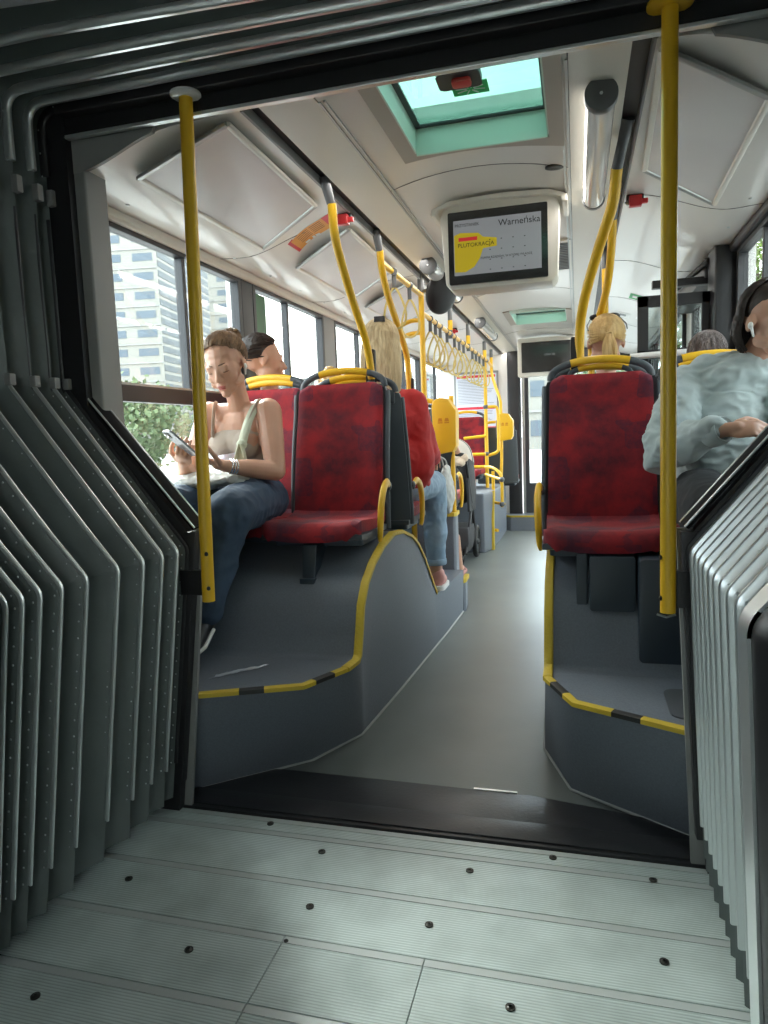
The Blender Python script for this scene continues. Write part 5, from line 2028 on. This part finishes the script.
def hand_shapes(g, wrist, fwd_, palm_n, side, curl=.9, sc_=1.0, thumb=True, spread=.12):
    """palm with five fingers; fwd_ = direction of the knuckles, palm_n = direction the palm faces, side=+1 thumb on fwd x palm_n side"""
    f = Vector(fwd_).normalized()
    pn = Vector(palm_n)
    pn = (pn - f * pn.dot(f)).normalized()
    sd = f.cross(pn).normalized() * side
    w = Vector(wrist)
    s = sc_
    R = Matrix((sd, f, pn)).transposed()
    g.ell(w + f * .045 * s, (.040 * s, .050 * s, .015 * s), R)
    g.ell(w + f * .070 * s, (.040 * s, .022 * s, .013 * s), R)
    g.cap(w - f * .02 * s, w + f * .03 * s, .024 * s, .026 * s)
    for k, (off, L, a0) in enumerate(((.030, .080, 0), (.0105, .088, 0), (-.0095, .082, 0), (-.028, .066, 0))):
        p = w + f * .085 * s + sd * off * s
        ang = .25
        rr = (.0088 - .0005 * k) * s
        for j, q in enumerate((.44, .30, .26)):
            ang += curl * (.55 if j == 0 else .75)
            d = (f * math.cos(ang) + pn * math.sin(ang) + sd * off * spread * 8 * s).normalized()
            p2 = p + d * L * q * s
            g.cap(p, p2, rr, rr * .93)
            p, rr = p2, rr * .93
    if thumb:
        p = w + f * .025 * s + sd * .028 * s
        rr = .0115 * s
        d1 = (f * .55 + sd * .75 + pn * .35).normalized()
        p2 = p + d1 * .040 * s
        g.cap(p, p2, rr * 1.2, rr)
        d2 = (f * .85 + sd * .15 + pn * .55).normalized()
        p3 = p2 + d2 * .030 * s
        g.cap(p2, p3, rr, rr * .9)
        d3 = (f * .8 + sd * -.2 + pn * .65).normalized()
        g.cap(p3, p3 + d3 * .026 * s, rr * .9, rr * .8)
    return g


def torso_shapes(g, pelvis, chest, neck, shl, shr, r=1.0):
    pelvis, chest, neck, shl, shr = map(Vector, (pelvis, chest, neck, shl, shr))
    ax = (shr - shl).normalized()
    up_ = (neck - pelvis).normalized()
    fw = ax.cross(up_)
    R = Matrix((ax, fw, up_)).transposed()
    g.ell(pelvis, (.165 * r, .115 * r, .115 * r), R)
    g.ell(pelvis.lerp(chest, .5), (.130 * r, .095 * r, .14), R)
    g.ell(chest, (.150 * r, .105 * r, .15), R)
    g.cap(chest.lerp(shl, .55) + up_ * .02, shl, .07 * r, .052 * r)
    g.cap(chest.lerp(shr, .55) + up_ * .02, shr, .07 * r, .052 * r)
    g.cap(neck.lerp(shl, .8), neck.lerp(shr, .8), .042 * r, .042 * r)
    return g


# ---------------------------------------------------------------- 1 the passenger with the phone
P1 = thing('person', 'seated passenger in taupe tank top and wide jeans looking down at a phone', 'person', (-1.0, 2.9, .89), 'seated passengers')
pel, che, nek = Vector((-1.02, 2.98, .985)), Vector((-1.01, 2.93, 1.255)), Vector((-1.005, 2.895, 1.425))
sl, sr = Vector((-1.165, 2.92, 1.375)), Vector((-.865, 2.90, 1.375))
Mh = head_matrix((-1.02, 2.82, 1.582), yaw=math.radians(4), pitch=math.radians(24), roll=math.radians(-5), sc_=1.13)
g = G()
head_shapes(g, Mh)
g.cap((-1.005, 2.905, 1.40), (-1.005, 2.855, 1.52), .050, .046)
torso_shapes(g, pel, che, nek, sl, sr, .92)
for s in (-1, 1):
    g.ell((-1.01 + s * .065, 2.84, 1.235), (.058, .048, .055))
elr, wrr = Vector((-.800, 2.80, 1.115)), Vector((-.945, 2.615, 1.150))
ell_, wrl = Vector((-1.205, 2.76, 1.10)), Vector((-1.135, 2.615, 1.165))
g.chain([sr, sr.lerp(elr, .5), elr, elr.lerp(wrr, .45), wrr], [.060, .053, .043, .041, .025])
g.chain([sl, sl.lerp(ell_, .5), ell_, ell_.lerp(wrl, .45), wrl], [.060, .053, .043, .041, .025])
hand_shapes(g, wrr, (-.80, -.50, .34), (.1, .25, .9), -1, .85, .95)
hand_shapes(g, wrl, (.50, -.75, .42), (.2, .35, .85), 1, .85, .95)
# legs inside the trousers, feet
g.chain([(-.93, 2.96, .965), (-.86, 2.46, .965), (-.93, 2.36, .58)], [.08, .058, .042])
g.chain([(-1.11, 2.96, .965), (-1.12, 2.48, .975), (-1.06, 2.42, .50)], [.08, .058, .042])
b1 = remeshed(g, 'body', SKIN, P1, .0042, 3)
face_parts(Mh, b1)
hair('bun', Mh, b1, H_BROWN, 3, 520)
# tank top
g = G()
torso_shapes(g, pel, Vector((-1.01, 2.928, 1.215)), Vector((-1.005, 2.90, 1.33)), Vector((-1.10, 2.92, 1.22)), Vector((-.92, 2.91, 1.22)), .97)
for s in (-1, 1):
    g.ell((-1.01 + s * .055, 2.842, 1.232), (.070, .052, .064))
g.ell((-1.01, 2.85, 1.24), (.08, .05, .06))
o = remeshed(g, 'tank_top', TANK, P1, .006, 6, (14, .003, (1, 1, 1)))
# trim off everything above the neckline by squashing the shoulders inside the body
for v in o.data.vertices:
    wz = v.co.z + P1.location.z
    if wz > 1.30:
        v.co.z = 1.30 - P1.location.z + (wz - 1.30) * .12
g = G()
for s, x1 in ((-1, -1.118), (1, -.902)):
    g.tube(spline([(-1.01 + s * .082, 2.800, 1.27), (-1.01 + s * .09, 2.825, 1.34), (x1, 2.895, 1.424), (x1, 2.965, 1.36), (x1, 3.0, 1.28)], 5), .009, 8, True, (1.4, .5))
build(g, 'shoulder_strap', TANK, o, 60)
# wide jeans
g = G()
g.ell((-1.02, 2.97, .985), (.185, .14, .105))
g.chain([(-.93, 2.95, .975), (-.88, 2.70, .985), (-.855, 2.47, .975), (-.885, 2.42, .82), (-.93, 2.36, .61)], [.108, .102, .092, .078, .068])
g.chain([(-1.11, 2.95, .975), (-1.13, 2.70, .985), (-1.12, 2.47, .985), (-1.08, 2.43, .75), (-1.05, 2.42, .50)], [.105, .100, .092, .090, .098])
remeshed(g, 'jeans', DENIM, P1, .008, 4, (9, .010, (1, 1, 1)))
# shoes
g = G()
g.chain([(-.93, 2.37, .57), (-.93, 2.29, .52)], [.042, .034])
g.ell((-.93, 2.28, .515), (.042, .090, .036), Euler((.6, 0, 0)).to_matrix())
s_ = remeshed(g, 'shoe', BLACK, P1, .006, 3)
build(G().tube([(-.892, 2.35, .535), (-.886, 2.27, .490), (-.91, 2.205, .462), (-.95, 2.205, .462)], .008, 8), 'sole_edge', WHITEP, s_, 60)
g = G().ell((-1.05, 2.36, .44), (.042, .10, .045))
g.cap((-1.05, 2.42, .52), (-1.05, 2.40, .46), .045, .042)
remeshed(g, 'shoe', BLACK, P1, .008, 3)
# bracelets, earphone
g = G()
for k in range(3):
    d = (wrr - elr).normalized()
    c = wrr - d * (.025 + .012 * k)
    u = d.orthogonal().normalized()
    w = d.cross(u)
    g.tube([c + (u * math.cos(q * PI / 8) + w * math.sin(q * PI / 8)) * .029 for q in range(17)], .004, 6)
build(g, 'bracelets', SILVER, P1, 60)
g = G().ell((.084, -.008, -.012), (.006, .008, .010))
g.cap((.084, -.012, -.014), (.080, -.020, -.040), .004, .003)
build(g.xf(Mh), 'earphone', WHITEP, P1, 60)

t = thing('phone', 'grey smartphone with camera bump held by the passenger by the left window', 'phone', (-1.065, 2.50, 1.24))
Mp = Matrix.Translation((-1.075, 2.505, 1.250)) @ Euler((math.radians(48), math.radians(0), math.radians(-32))).to_matrix().to_4x4()
g = G().rbox(-.037, .037, -.004, .004, -.076, .076, .010, 'y')
build(g.xf(Mp), 'case', PHONEM, t, 30)
g = G().rbox(-.033, -.003, -.0065, -.004, .036, .070, .006, 'y')
c_ = build(g.xf(Mp), 'camera_bump', SEAM, t, 30)
g = G()
for x, z in ((-.025, .060), (-.025, .045), (-.011, .053)):
    g.rings([[(x + .0055 * q * math.cos(k * PI / 8), y, z + .0055 * q * math.sin(k * PI / 8)) for k in range(16)] for q, y in ((1, -.0065), (1, -.0085), (.6, -.0085))])
build(g.xf(Mp), 'lens', SILVER, c_, 30)
build(G().box(-.034, .034, .004, .0046, -.072, .072).xf(Mp), 'display', mat('phone_display', (.3, .33, .36), .1, emit=((.8, .85, .9), .4)), t, 0)

t = thing('crossbody_bag', 'white fabric bag with pale green strap lying in the lap of the phone user', 'bag', (-1.08, 2.62, 1.08))
g = G()
g.ell((-1.09, 2.66, 1.085), (.135, .105, .030))
g.ell((-.98, 2.72, 1.085), (.09, .07, .028))
remeshed(g, 'pouch', WHITEC, t, .006, 3, (16, .012, (1, 1, 1)))
pth = spline([(-.925, 2.93, 1.425), (-.915, 2.875, 1.40), (-.925, 2.815, 1.33), (-.935, 2.775, 1.25), (-.945, 2.755, 1.19), (-.96, 2.76, 1.12), (-.98, 2.74, 1.09)], 6)
build(G().tube(pth, .016, 8, True, (1.3, .6)), 'strap', STRAPM, t, 60)
g = G()
g.ell((-.936, 2.765, 1.235), (.024, .020, .022))
g.tube(spline([(-.93, 2.752, 1.235), (-.915, 2.745, 1.18), (-.905, 2.75, 1.115)], 5), .009, 8, True, (1.5, .6))
g.tube(spline([(-.94, 2.752, 1.235), (-.955, 2.742, 1.18), (-.975, 2.745, 1.13)], 5), .009, 8, True, (1.5, .6))
build(g, 'knot', STRAPM, t, 60)
g = G().grid(lambda u, v: (-1.075 + .12 * u, 2.775 - .015 * math.sin(u * PI), 1.13 + .055 * v + .02 * u), 8, 6, lambda u, v: (0, .012, 0))
build(g, 'shiny_patch', mat('iridescent_film', (.35, .55, .62), .2, .5, var=(30, (.65, .55, .70), .3)), t, 40)

# ---------------------------------------------------------------- 2 pale hoodie on the right
P2 = thing('person', 'seated passenger with dark bob hair and pale grey green hoodie at the right edge', 'person', (1.03, 2.9, .87), 'seated passengers')
pel, che, nek = Vector((1.00, 2.95, .98)), Vector((1.00, 2.90, 1.26)), Vector((1.035, 2.865, 1.455))
sl, sr = Vector((.855, 2.90, 1.395)), Vector((1.175, 2.88, 1.395))
Mh = head_matrix((1.125, 2.79, 1.600), yaw=math.radians(30), pitch=math.radians(16), roll=math.radians(-4), sc_=1.14)
g = G()
head_shapes(g, Mh)
g.cap((1.05, 2.87, 1.42), (1.12, 2.835, 1.55), .052, .048)
torso_shapes(g, pel, che, nek, sl, sr, .95)
el1, wr1 = Vector((.775, 2.74, 1.165)), Vector((.920, 2.53, 1.225))
el2, wr2 = Vector((1.21, 2.72, 1.17)), Vector((1.16, 2.52, 1.22))
g.chain([sl, sl.lerp(el1, .5), el1, el1.lerp(wr1, .5), wr1], [.052, .046, .038, .036, .026])
g.chain([sr, sr.lerp(el2, .5), el2, el2.lerp(wr2, .5), wr2], [.052, .046, .038, .036, .026])
hand_shapes(g, wr1 + Vector((.015, -.01, 0)), (.90, -.38, .02), (.1, .5, -.5), 1, 1.0, .98, True)
hand_shapes(g, wr2, (-.35, -.85, .15), (-.2, .2, .8), -1, .8, .95)
g.chain([(.91, 2.92, .96), (.88, 2.45, .95), (.90, 2.40, .50)], [.08, .058, .042])
g.chain([(1.10, 2.92, .96), (1.14, 2.45, .95), (1.13, 2.40, .50)], [.08, .058, .042])
b2 = remeshed(g, 'body', SKIN, P2, .0045, 3)
face_parts(Mh, b2)
hair('bob', Mh, b2, H_DARK, 9, 900, .115)
g = G()
torso_shapes(g, Vector((1.0, 2.92, 1.06)), Vector((1.0, 2.885, 1.25)), Vector((1.03, 2.875, 1.41)), sl + Vector((0, 0, -.01)), sr + Vector((0, 0, -.01)), 1.12)
g.ell((1.0, 2.86, 1.14), (.175, .13, .13))
g.chain([sl, sl.lerp(el1, .5) + Vector((-.005, 0, -.01)), el1 + Vector((-.012, 0, -.02)), el1.lerp(wr1, .5), wr1 - Vector((.02, -.02, 0))], [.074, .080, .072, .064, .046])
g.chain([sr, sr.lerp(el2, .5), el2, el2.lerp(wr2, .5), wr2 - Vector((0, -.02, 0))], [.074, .078, .066, .060, .046])
g.ell((1.055, 2.875, 1.455), (.105, .080, .048))
g.ell((1.03, 2.865, 1.40), (.14, .080, .085))
g.cap((.93, 2.90, 1.44), (1.14, 2.90, 1.45), .062, .062)
hd = remeshed(g, 'hoodie', HOODIE, P2, .007, 8, (11, .016, (1, 1, 1.6)))
d = (wr1 - el1).normalized()
g = G()
g.rings([[wr1 + d * q_ + (d.orthogonal().normalized() * math.cos(k * PI / 10) + d.cross(d.orthogonal().normalized()) * math.sin(k * PI / 10)) * r_ for k in range(20)] for q_, r_ in ((-.055, .046), (-.045, .050), (.0, .047), (.010, .042), (.004, .034))], False)
build(g, 'cuff', HOODIE, hd, 60)
g = G()
g.ell((1.0, 2.93, .985), (.19, .14, .11))
g.chain([(.91, 2.90, .965), (.885, 2.66, .975), (.872, 2.45, .965), (.88, 2.41, .75), (.895, 2.40, .50)], [.115, .112, .092, .080, .070])
g.chain([(1.10, 2.90, .965), (1.13, 2.66, .975), (1.14, 2.45, .965), (1.13, 2.41, .75), (1.13, 2.40, .50)], [.110, .105, .092, .080, .070])
remeshed(g, 'trousers', BLACKJ, P2, .008, 4, (9, .010, (1, 1, 1)))
for x in (.895, 1.13):
    g = G().ell((x, 2.34, .435), (.042, .11, .042))
    remeshed(g, 'shoe', DARKC, P2, .008, 2)
g = G().ell((-.086, -.008, -.010), (.007, .009, .011))
g.cap((-.086, -.012, -.014), (-.082, -.022, -.040), .0045, .0035)
build(g.xf(Mh), 'earphone', WHITEP, P2, 60)

# ---------------------------------------------------------------- 3 red jacket, from behind
P3 = thing('person', 'seated passenger seen from behind with long blonde hair and red jacket', 'person', (-.57, 3.75, .86), 'seated passengers')
pel, che, nek = Vector((-.54, 3.74, .96)), Vector((-.555, 3.73, 1.26)), Vector((-.56, 3.75, 1.49))
sl, sr = Vector((-.730, 3.75, 1.425)), Vector((-.402, 3.75, 1.425))
Mh = head_matrix((-.565, 3.755, 1.735), yaw=PI + .15, pitch=.12, sc_=1.16)
g = G()
head_shapes(g, Mh)
g.cap((-.56, 3.75, 1.45), (-.556, 3.752, 1.66), .052, .05)
torso_shapes(g, pel, che, nek, sr, sl, .95)
el, wr = Vector((-.355, 3.86, 1.17)), Vector((-.37, 4.12, 1.10))
g.chain([sr, el, wr], [.05, .038, .026])
hand_shapes(g, wr, (-.1, 1, -.1), (0, .2, -1), 1, .8, .95)
g.chain([sl, Vector((-.78, 3.88, 1.16)), Vector((-.70, 4.12, 1.10))], [.05, .038, .026])
hand_shapes(g, (-.70, 4.12, 1.10), (.1, 1, -.1), (0, .2, -1), -1, .8, .95)
g.chain([(-.45, 3.76, .95), (-.385, 4.17, .935), (-.375, 4.13, .42)], [.08, .058, .038])
g.chain([(-.63, 3.76, .95), (-.60, 4.17, .935), (-.56, 4.13, .42)], [.08, .058, .038])
b3 = remeshed(g, 'body', SKIN, P3, .0055, 3)
hair('long', Mh, b3, H_BLOND, 21, 900, .27)
g = G().rbox(-.03, .02, .085, .105, .085, .11, .006)
build(g.xf(Mh), 'hair_clip', BLACK, b3, 30)
g = G()
torso_shapes(g, Vector((-.545, 3.75, 1.0)), Vector((-.555, 3.73, 1.26)), Vector((-.56, 3.75, 1.50)), sr, sl, 1.15)
g.ell((-.55, 3.73, 1.33), (.20, .13, .19))
g.ell((-.54, 3.73, 1.12), (.19, .14, .18))
g.chain([sr, sr.lerp(el, .5), el, el.lerp(wr, .5), wr], [.075, .072, .064, .056, .044])
g.chain([sl, Vector((-.78, 3.88, 1.16)), Vector((-.70, 4.10, 1.10))], [.072, .064, .046])
g.tube([(-.56 + .07 * math.cos(a * PI / 8), 3.75 + .07 * math.sin(a * PI / 8), 1.545) for a in range(17)], .022, 8)
g.cap((-.45, 3.78, 1.0), (-.41, 3.88, .99), .10, .07)
g.cap((-.40, 3.76, 1.38), (-.40, 3.78, 1.05), .085, .10)
remeshed(g, 'jacket', REDJ, P3, .008, 16, (8, .008, (1, 1, 1.2)))
g = G()
g.ell((-.54, 3.77, .955), (.18, .14, .10))
g.chain([(-.46, 3.80, .955), (-.385, 4.17, .945), (-.378, 4.15, .70), (-.378, 4.14, .50)], [.10, .080, .072, .060])
g.chain([(-.63, 3.80, .955), (-.60, 4.17, .945), (-.57, 4.15, .70), (-.56, 4.14, .50)], [.10, .080, .072, .060])
j3 = remeshed(g, 'jeans', DENIM_L, P3, .008, 3, (12, .007, (1, 1, 1)))
for x in (-.378, -.56):
    g = G().tube([(x + .062 * math.cos(a * PI / 8), 4.14 + .062 * math.sin(a * PI / 8), .475) for a in range(17)], .012, 8, False, (.5, 1.6))
    build(g, 'turned_hem', DENIM_L, j3, 60)
for x in (-.365, -.56):
    g = G()
    g.ell((x, 4.185, .352), (.042, .105, .035))
    g.cap((x, 4.13, .40), (x, 4.13, .36), .042, .04)
    s_ = remeshed(g, 'shoe', SHOE_P, P3, .006, 3)
    build(G().rbox(x - .044, x + .044, 4.075, 4.30, .302, .330, .04), 'sole', WHITEP, s_, 40, bevel=.004)
t = thing('tote_bag', 'crumpled clear and white bag hanging beside the red jacket passenger', 'bag', (-.345, 4.35, .9))
g = G()
g.ell((-.345, 4.40, .93), (.028, .11, .12))
g.ell((-.34, 4.42, .84), (.03, .09, .10))
remeshed(g, 'pouch', WHITEC, t, .008, 3, (14, .014, (1, 1, 1)))
build(G().tube(spline([(-.345, 4.34, 1.02), (-.35, 4.28, 1.09), (-.36, 4.22, 1.11), (-.35, 4.40, 1.08), (-.345, 4.45, 1.02)], 5), .005, 6), 'handle', WHITEC, t, 60)


# ---------------------------------------------------------------- seated passengers seen mostly as heads
def sitter(label, x, y, seat_z, head_z, yaw, hairstyle, hm, top, seed, facing=1, pitch=0.0, roll=0.0, hl=.2, sc_=1.05, n=420, slim=.92, lean=0.0):
    """a whole seated figure; facing=+1 looks along +Y"""
    f = facing
    P = thing('person', label, 'person', (x, y, seat_z), 'seated passengers')
    dz = head_z - seat_z
    pel = Vector((x, y, seat_z + .09))
    che = Vector((x, y + f * .01, seat_z + .09 + (dz - .09) * .48))
    nek = Vector((x + lean * .5, y + f * .02, seat_z + .09 + (dz - .09) * .74))
    w = .155 * slim / .92
    sl, sr = nek + Vector((-w, 0, -.055)), nek + Vector((w, 0, -.055))
    Mh = head_matrix((x + lean, y + f * .05, head_z), yaw=yaw, pitch=pitch, roll=roll, sc_=sc_)
    g = G()
    head_shapes(g, Mh)
    g.cap(nek - Vector((0, 0, .03)), Vector((x + lean * .8, y + f * .04, head_z - .06)), .050, .047)
    torso_shapes(g, pel, che, nek, sl, sr, slim)
    arms = []
    for s, sh in ((-1, sl), (1, sr)):
        el = Vector((sh.x + s * .012, y + f * .10, seat_z + .27))
        wr = Vector((x + s * .09, y + f * .30, seat_z + .24))
        arms.append((sh, el, wr))
        g.chain([sh, el, wr], [.048, .037, .025])
        hand_shapes(g, wr, (-s * .2, f, -.15), (0, .1, -1), s * f, .7, .95)
        g.chain([(x + s * .09, y, seat_z + .08), (x + s * .10, y + f * .42, seat_z + .08), (x + s * .10, y + f * .40, seat_z - .36)], [.08, .058, .04])
    b = remeshed(g, 'body', SKIN, P, .007, 3)
    hair(hairstyle, Mh, b, hm, seed, n, hl)
    if abs(yaw % (2 * PI) - PI) > .5:
        face_parts(Mh, b)
    g = G()
    torso_shapes(g, pel + Vector((0, 0, .04)), che, nek - Vector((0, 0, .035)), sl, sr, slim * 1.13)
    for sh, el, wr in arms:
        g.chain([sh, el, el.lerp(wr, .85)], [.066, .055, .042])
    remeshed(g, 'top', top, P, .010, 4, (9, .010, (1, 1, 1)))
    g = G()
    g.ell(pel, (.17, .13, .10))
    for s in (-1, 1):
        g.chain([(x + s * .09, y + f * .02, seat_z + .085), (x + s * .10, y + f * .42, seat_z + .085), (x + s * .10, y + f * .40, seat_z - .30)], [.098, .08, .062])
    remeshed(g, 'trousers', DARKC, P, .010, 3, (9, .008, (1, 1, 1)))
    for s in (-1, 1):
        g = G().ell((x + s * .10, y + f * .45, seat_z - .385), (.04, .105, .04))
        remeshed(g, 'shoe', BLACK, P, .010, 2)
    return P, b, Mh


P4, b4, M4 = sitter('dark haired passenger in profile behind the phone user by the left window', -1.02, 3.36 + .26, .86, 1.66, PI - 1.0, 'ponytail', H_DARK, DARKC, 31, 1, .05, 0, .12, 1.14, 420, .85, -.10)
P4.location.y -= .24
OFF[P4.name] = P4.location.copy()
P5, b5, M5 = sitter('small passenger with curly light bun low behind the empty left seat', -1.03, 4.20, .84, 1.54, PI, 'curly', H_BLOND2, PINKC, 33, 1, 0, 0, .1, .95, 300, .8)
P6, b6, M6 = sitter('passenger with golden ponytail and sunglasses on the head behind the empty right seat', .60, 3.66, .84, 1.665, PI + .08, 'ponytail', H_BLOND2, DARKC, 35, 1, .05, 0, .16, 1.08, 560)
g = G()
for s in (-1, 1):
    g.ell((s * .037, -.030, .122), (.032, .012, .020), Euler((-.9, 0, 0)).to_matrix())
    g.tube([(s * .066, -.020, .112), (s * .085, .03, .075), (s * .084, .07, .045)], .003, 6)
g.tube([(-.012, -.036, .124), (.012, -.036, .124)], .003, 6)
build(g.xf(M6), 'sunglasses', BLACK, b6, 60)
P7, b7, M7 = sitter('passenger with greying dark hair between the pale hoodie and the door pillar', 1.02, 3.72, .84, 1.56, PI, 'short', H_GREY, DARKC, 37, 1, .1, 0, .1, 1.08, 700, .85, .05)
P8, b8, M8 = sitter('passenger in dusty pink top reaching to the pushchair hidden by the yellow validator', -.80, 5.66, .70, 1.30, PI + .3, 'short', H_BROWN, PINKC, 39, 1, .2, 0, .1, 1.0, 200, .85)
# the arm that reaches the pushchair handle
g = G()
g.chain([(-.66, 5.70, 1.27), (-.60, 6.0, 1.20), (-.575, 6.30, 1.05)], [.05, .04, .026])
hand_shapes(g, (-.575, 6.30, 1.05), (.1, 1, -.3), (0, .2, -1), 1, .9, 1.0)
a8 = remeshed(g, 'reaching_arm', SKIN, P8, .007, 3)
t = thing('sandal', 'pink sandal on a bare foot beside the pushchair wheel', 'shoe', (-.55, 6.1, 0))
g = G().rbox(-.60, -.505, 5.98, 6.22, .004, .028, .04)
build(g, 'sole', SHOE_P, t, 30, bevel=.006)
build(G().tube([(-.597, 6.13, .03), (-.575, 6.135, .062), (-.53, 6.135, .062), (-.508, 6.13, .03)], .008, 8, True, (1.6, .5)), 'strap', SHOE_P, t, 60)
g = G()
g.cap((-.553, 6.03, .065), (-.553, 6.14, .042), .034, .030)
for k in range(5):
    x = -.583 + k * .0155
    g.cap((x, 6.15, .038), (x, 6.20 - .006 * k, .034), .0095, .008)
g.cap((-.553, 6.02, .07), (-.57, 5.98, .34), .036, .042)
remeshed(g, 'foot', SKIN, t, .006, 3)

# ================================================================== PUSHCHAIR
t = thing('pushchair', 'black pushchair with beige hood standing in the aisle bay on the left', 'pushchair', (-.72, 6.8, 0))
CHAS = mat('pushchair_black_frame', (0.015, 0.015, 0.017), 0.35)
BEI = mat('beige_hood_cloth', (0.50, 0.45, 0.40), 0.8, bump=(12, .4))
CH = mat('charcoal_pushchair_cloth', (0.045, 0.045, 0.05), 0.85, bump=(12, .5))


def wheel(x, y, r, nm='wheel'):
    o = build(G().rings([[(x + dx, y + rr * math.cos(k * PI / 16), r + .003 + rr * math.sin(k * PI / 16)) for k in range(32)] for dx, rr in ((-.022, r * .78), (-.022, r * .95), (-.010, r), (.010, r), (.022, r * .95), (.022, r * .78))], False), nm, BLACK, t, 50)
    g = G()
    for k in range(6):
        a = k * PI / 3
        g.tube([(x, y, r), (x, y + r * .82 * math.cos(a), r + r * .82 * math.sin(a))], .008, 6)
    g.tube([(x - .025, y, r), (x + .025, y, r)], .022, 10)
    g.rings([[(x + dx, y + r * q * math.cos(k * PI / 16), r + r * q * math.sin(k * PI / 16)) for k in range(32)] for dx, q in ((-.015, .82), (.015, .82), (.015, .74), (-.015, .74), (-.015, .82))], False)
    build(g, 'spokes', GREYJ, o, 50)


for x in (-.525, -.98):
    wheel(x, 6.95, .16)
for x in (-.60, -.86):
    wheel(x, 6.40, .085)
for x in (-.53, -.95):
    build(G().tube(spline([(x, 6.95, .14), (x, 6.80, .42), (x, 6.60, .72), (x, 6.42, .98), (x, 6.30, 1.04)], 5), .015, 8), 'frame_tube', CHAS, t, 60)
    build(G().tube([(x + .02 * (1 if x > -.7 else -1) * -1, 6.40, .12), (x, 6.62, .45), (x, 6.72, .60)], .014, 8), 'frame_tube', CHAS, t, 60)
build(G().tube(spline([(-.95, 6.32, 1.03), (-.94, 6.26, 1.05), (-.86, 6.24, 1.05), (-.62, 6.24, 1.05), (-.54, 6.26, 1.05), (-.53, 6.32, 1.03)], 5), .020, 10), 'push_handle', CHAS, t, 60)
build(G().tube([(-.50, 6.95, .138), (-.98, 6.95, .138)], .010, 8), 'axle', CHAS, t)
g = G().rings([[(-.94, 6.45, .12), (-.54, 6.45, .12), (-.54, 6.92, .12), (-.94, 6.92, .12)], [(-.96, 6.42, .22), (-.52, 6.42, .22), (-.52, 6.95, .22), (-.96, 6.95, .22)], [(-.95, 6.45, .36), (-.53, 6.45, .36), (-.53, 6.9, .36), (-.95, 6.9, .36)]])
build(g, 'basket', CH, t, 30, bevel=.015)
# seat unit: bucket with side wings
def bucket(u, v):
    a = v * PI * .62
    x = -.74 + (u - .5) * .40
    return (x, 6.95 - .36 * math.sin(a) * .9, .55 + .42 * (v ** 1.4) + .04 * abs(u - .5) * 2)
g = G().grid(bucket, 10, 14, lambda u, v: (0, .03, -.03))
build(g, 'seat_unit', CH, t, 50)
for x in (-.535, -.945):
    g = G().prism([(6.55, .50), (6.95, .48), (7.02, .62), (6.90, .95), (6.62, 1.0), (6.50, .80)], 'x', x - .012, x + .012)
    build(g, 'side_wing', CH, t, 40, bevel=.008)
def hood(u, v):
    # arched canopy, hoops across X
    a = -.25 + v * (PI * .70)
    b = u * PI
    cx, cy, cz_ = -.74, 6.82, .90
    rx = .215
    ry = .30
    x = cx - rx * math.cos(b)
    rad = math.sin(b) ** .6 if math.sin(b) > 0 else 0
    y = cy - ry * math.cos(a + .6) * rad
    z = cz_ + .30 * math.sin(a + .6) * rad
    return (x, y, z)
g = G().grid(hood, 20, 14, lambda u, v: (0, .004, .004))
build(g, 'hood', BEI, t, 50)
for v in (0, .5, 1):
    build(G().tube([hood(k / 20, v) for k in range(21)], .007, 6), 'hood_rib', BLACK, t, 60)
build(G().tube(spline([(-.54, 6.55, .86), (-.54, 6.72, .98), (-.54, 6.95, .90), (-.54, 7.02, .70)], 5), .012, 8), 'red_piping', STR, t, 60)
t = thing('changing_bag', 'dark nappy bag hanging from the pushchair handle', 'bag', (-.70, 6.30, .75))
g = G()
g.ell((-.70, 6.28, .80), (.16, .07, .17))
g.ell((-.70, 6.29, .70), (.15, .075, .10))
remeshed(g, 'bag', CH, t, .010, 4, (9, .01, (1, 1, 1)))
build(G().tube([(-.80, 6.28, .94), (-.79, 6.25, 1.04), (-.61, 6.25, 1.04), (-.60, 6.28, .94)], .008, 6), 'strap', BLACK, t, 60)
t = thing('muslin_cloth', 'cream muslin cloth bunched on the pushchair handle', 'cloth', (-.62, 6.3, 1.02))
g = G()
for k in range(8):
    g.ell((-.66 + .02 * k, 6.24 + .02 * math.sin(k * 2), 1.0 + .03 * math.cos(k * 1.7)), (.035, .03, .035))
remeshed(g, 'cloth', mat('cream_muslin', (.62, .52, .40), .9), t, .006, 2, (20, .008, (1, 1, 1)))

bpy.data.scenes.remove(WORK)
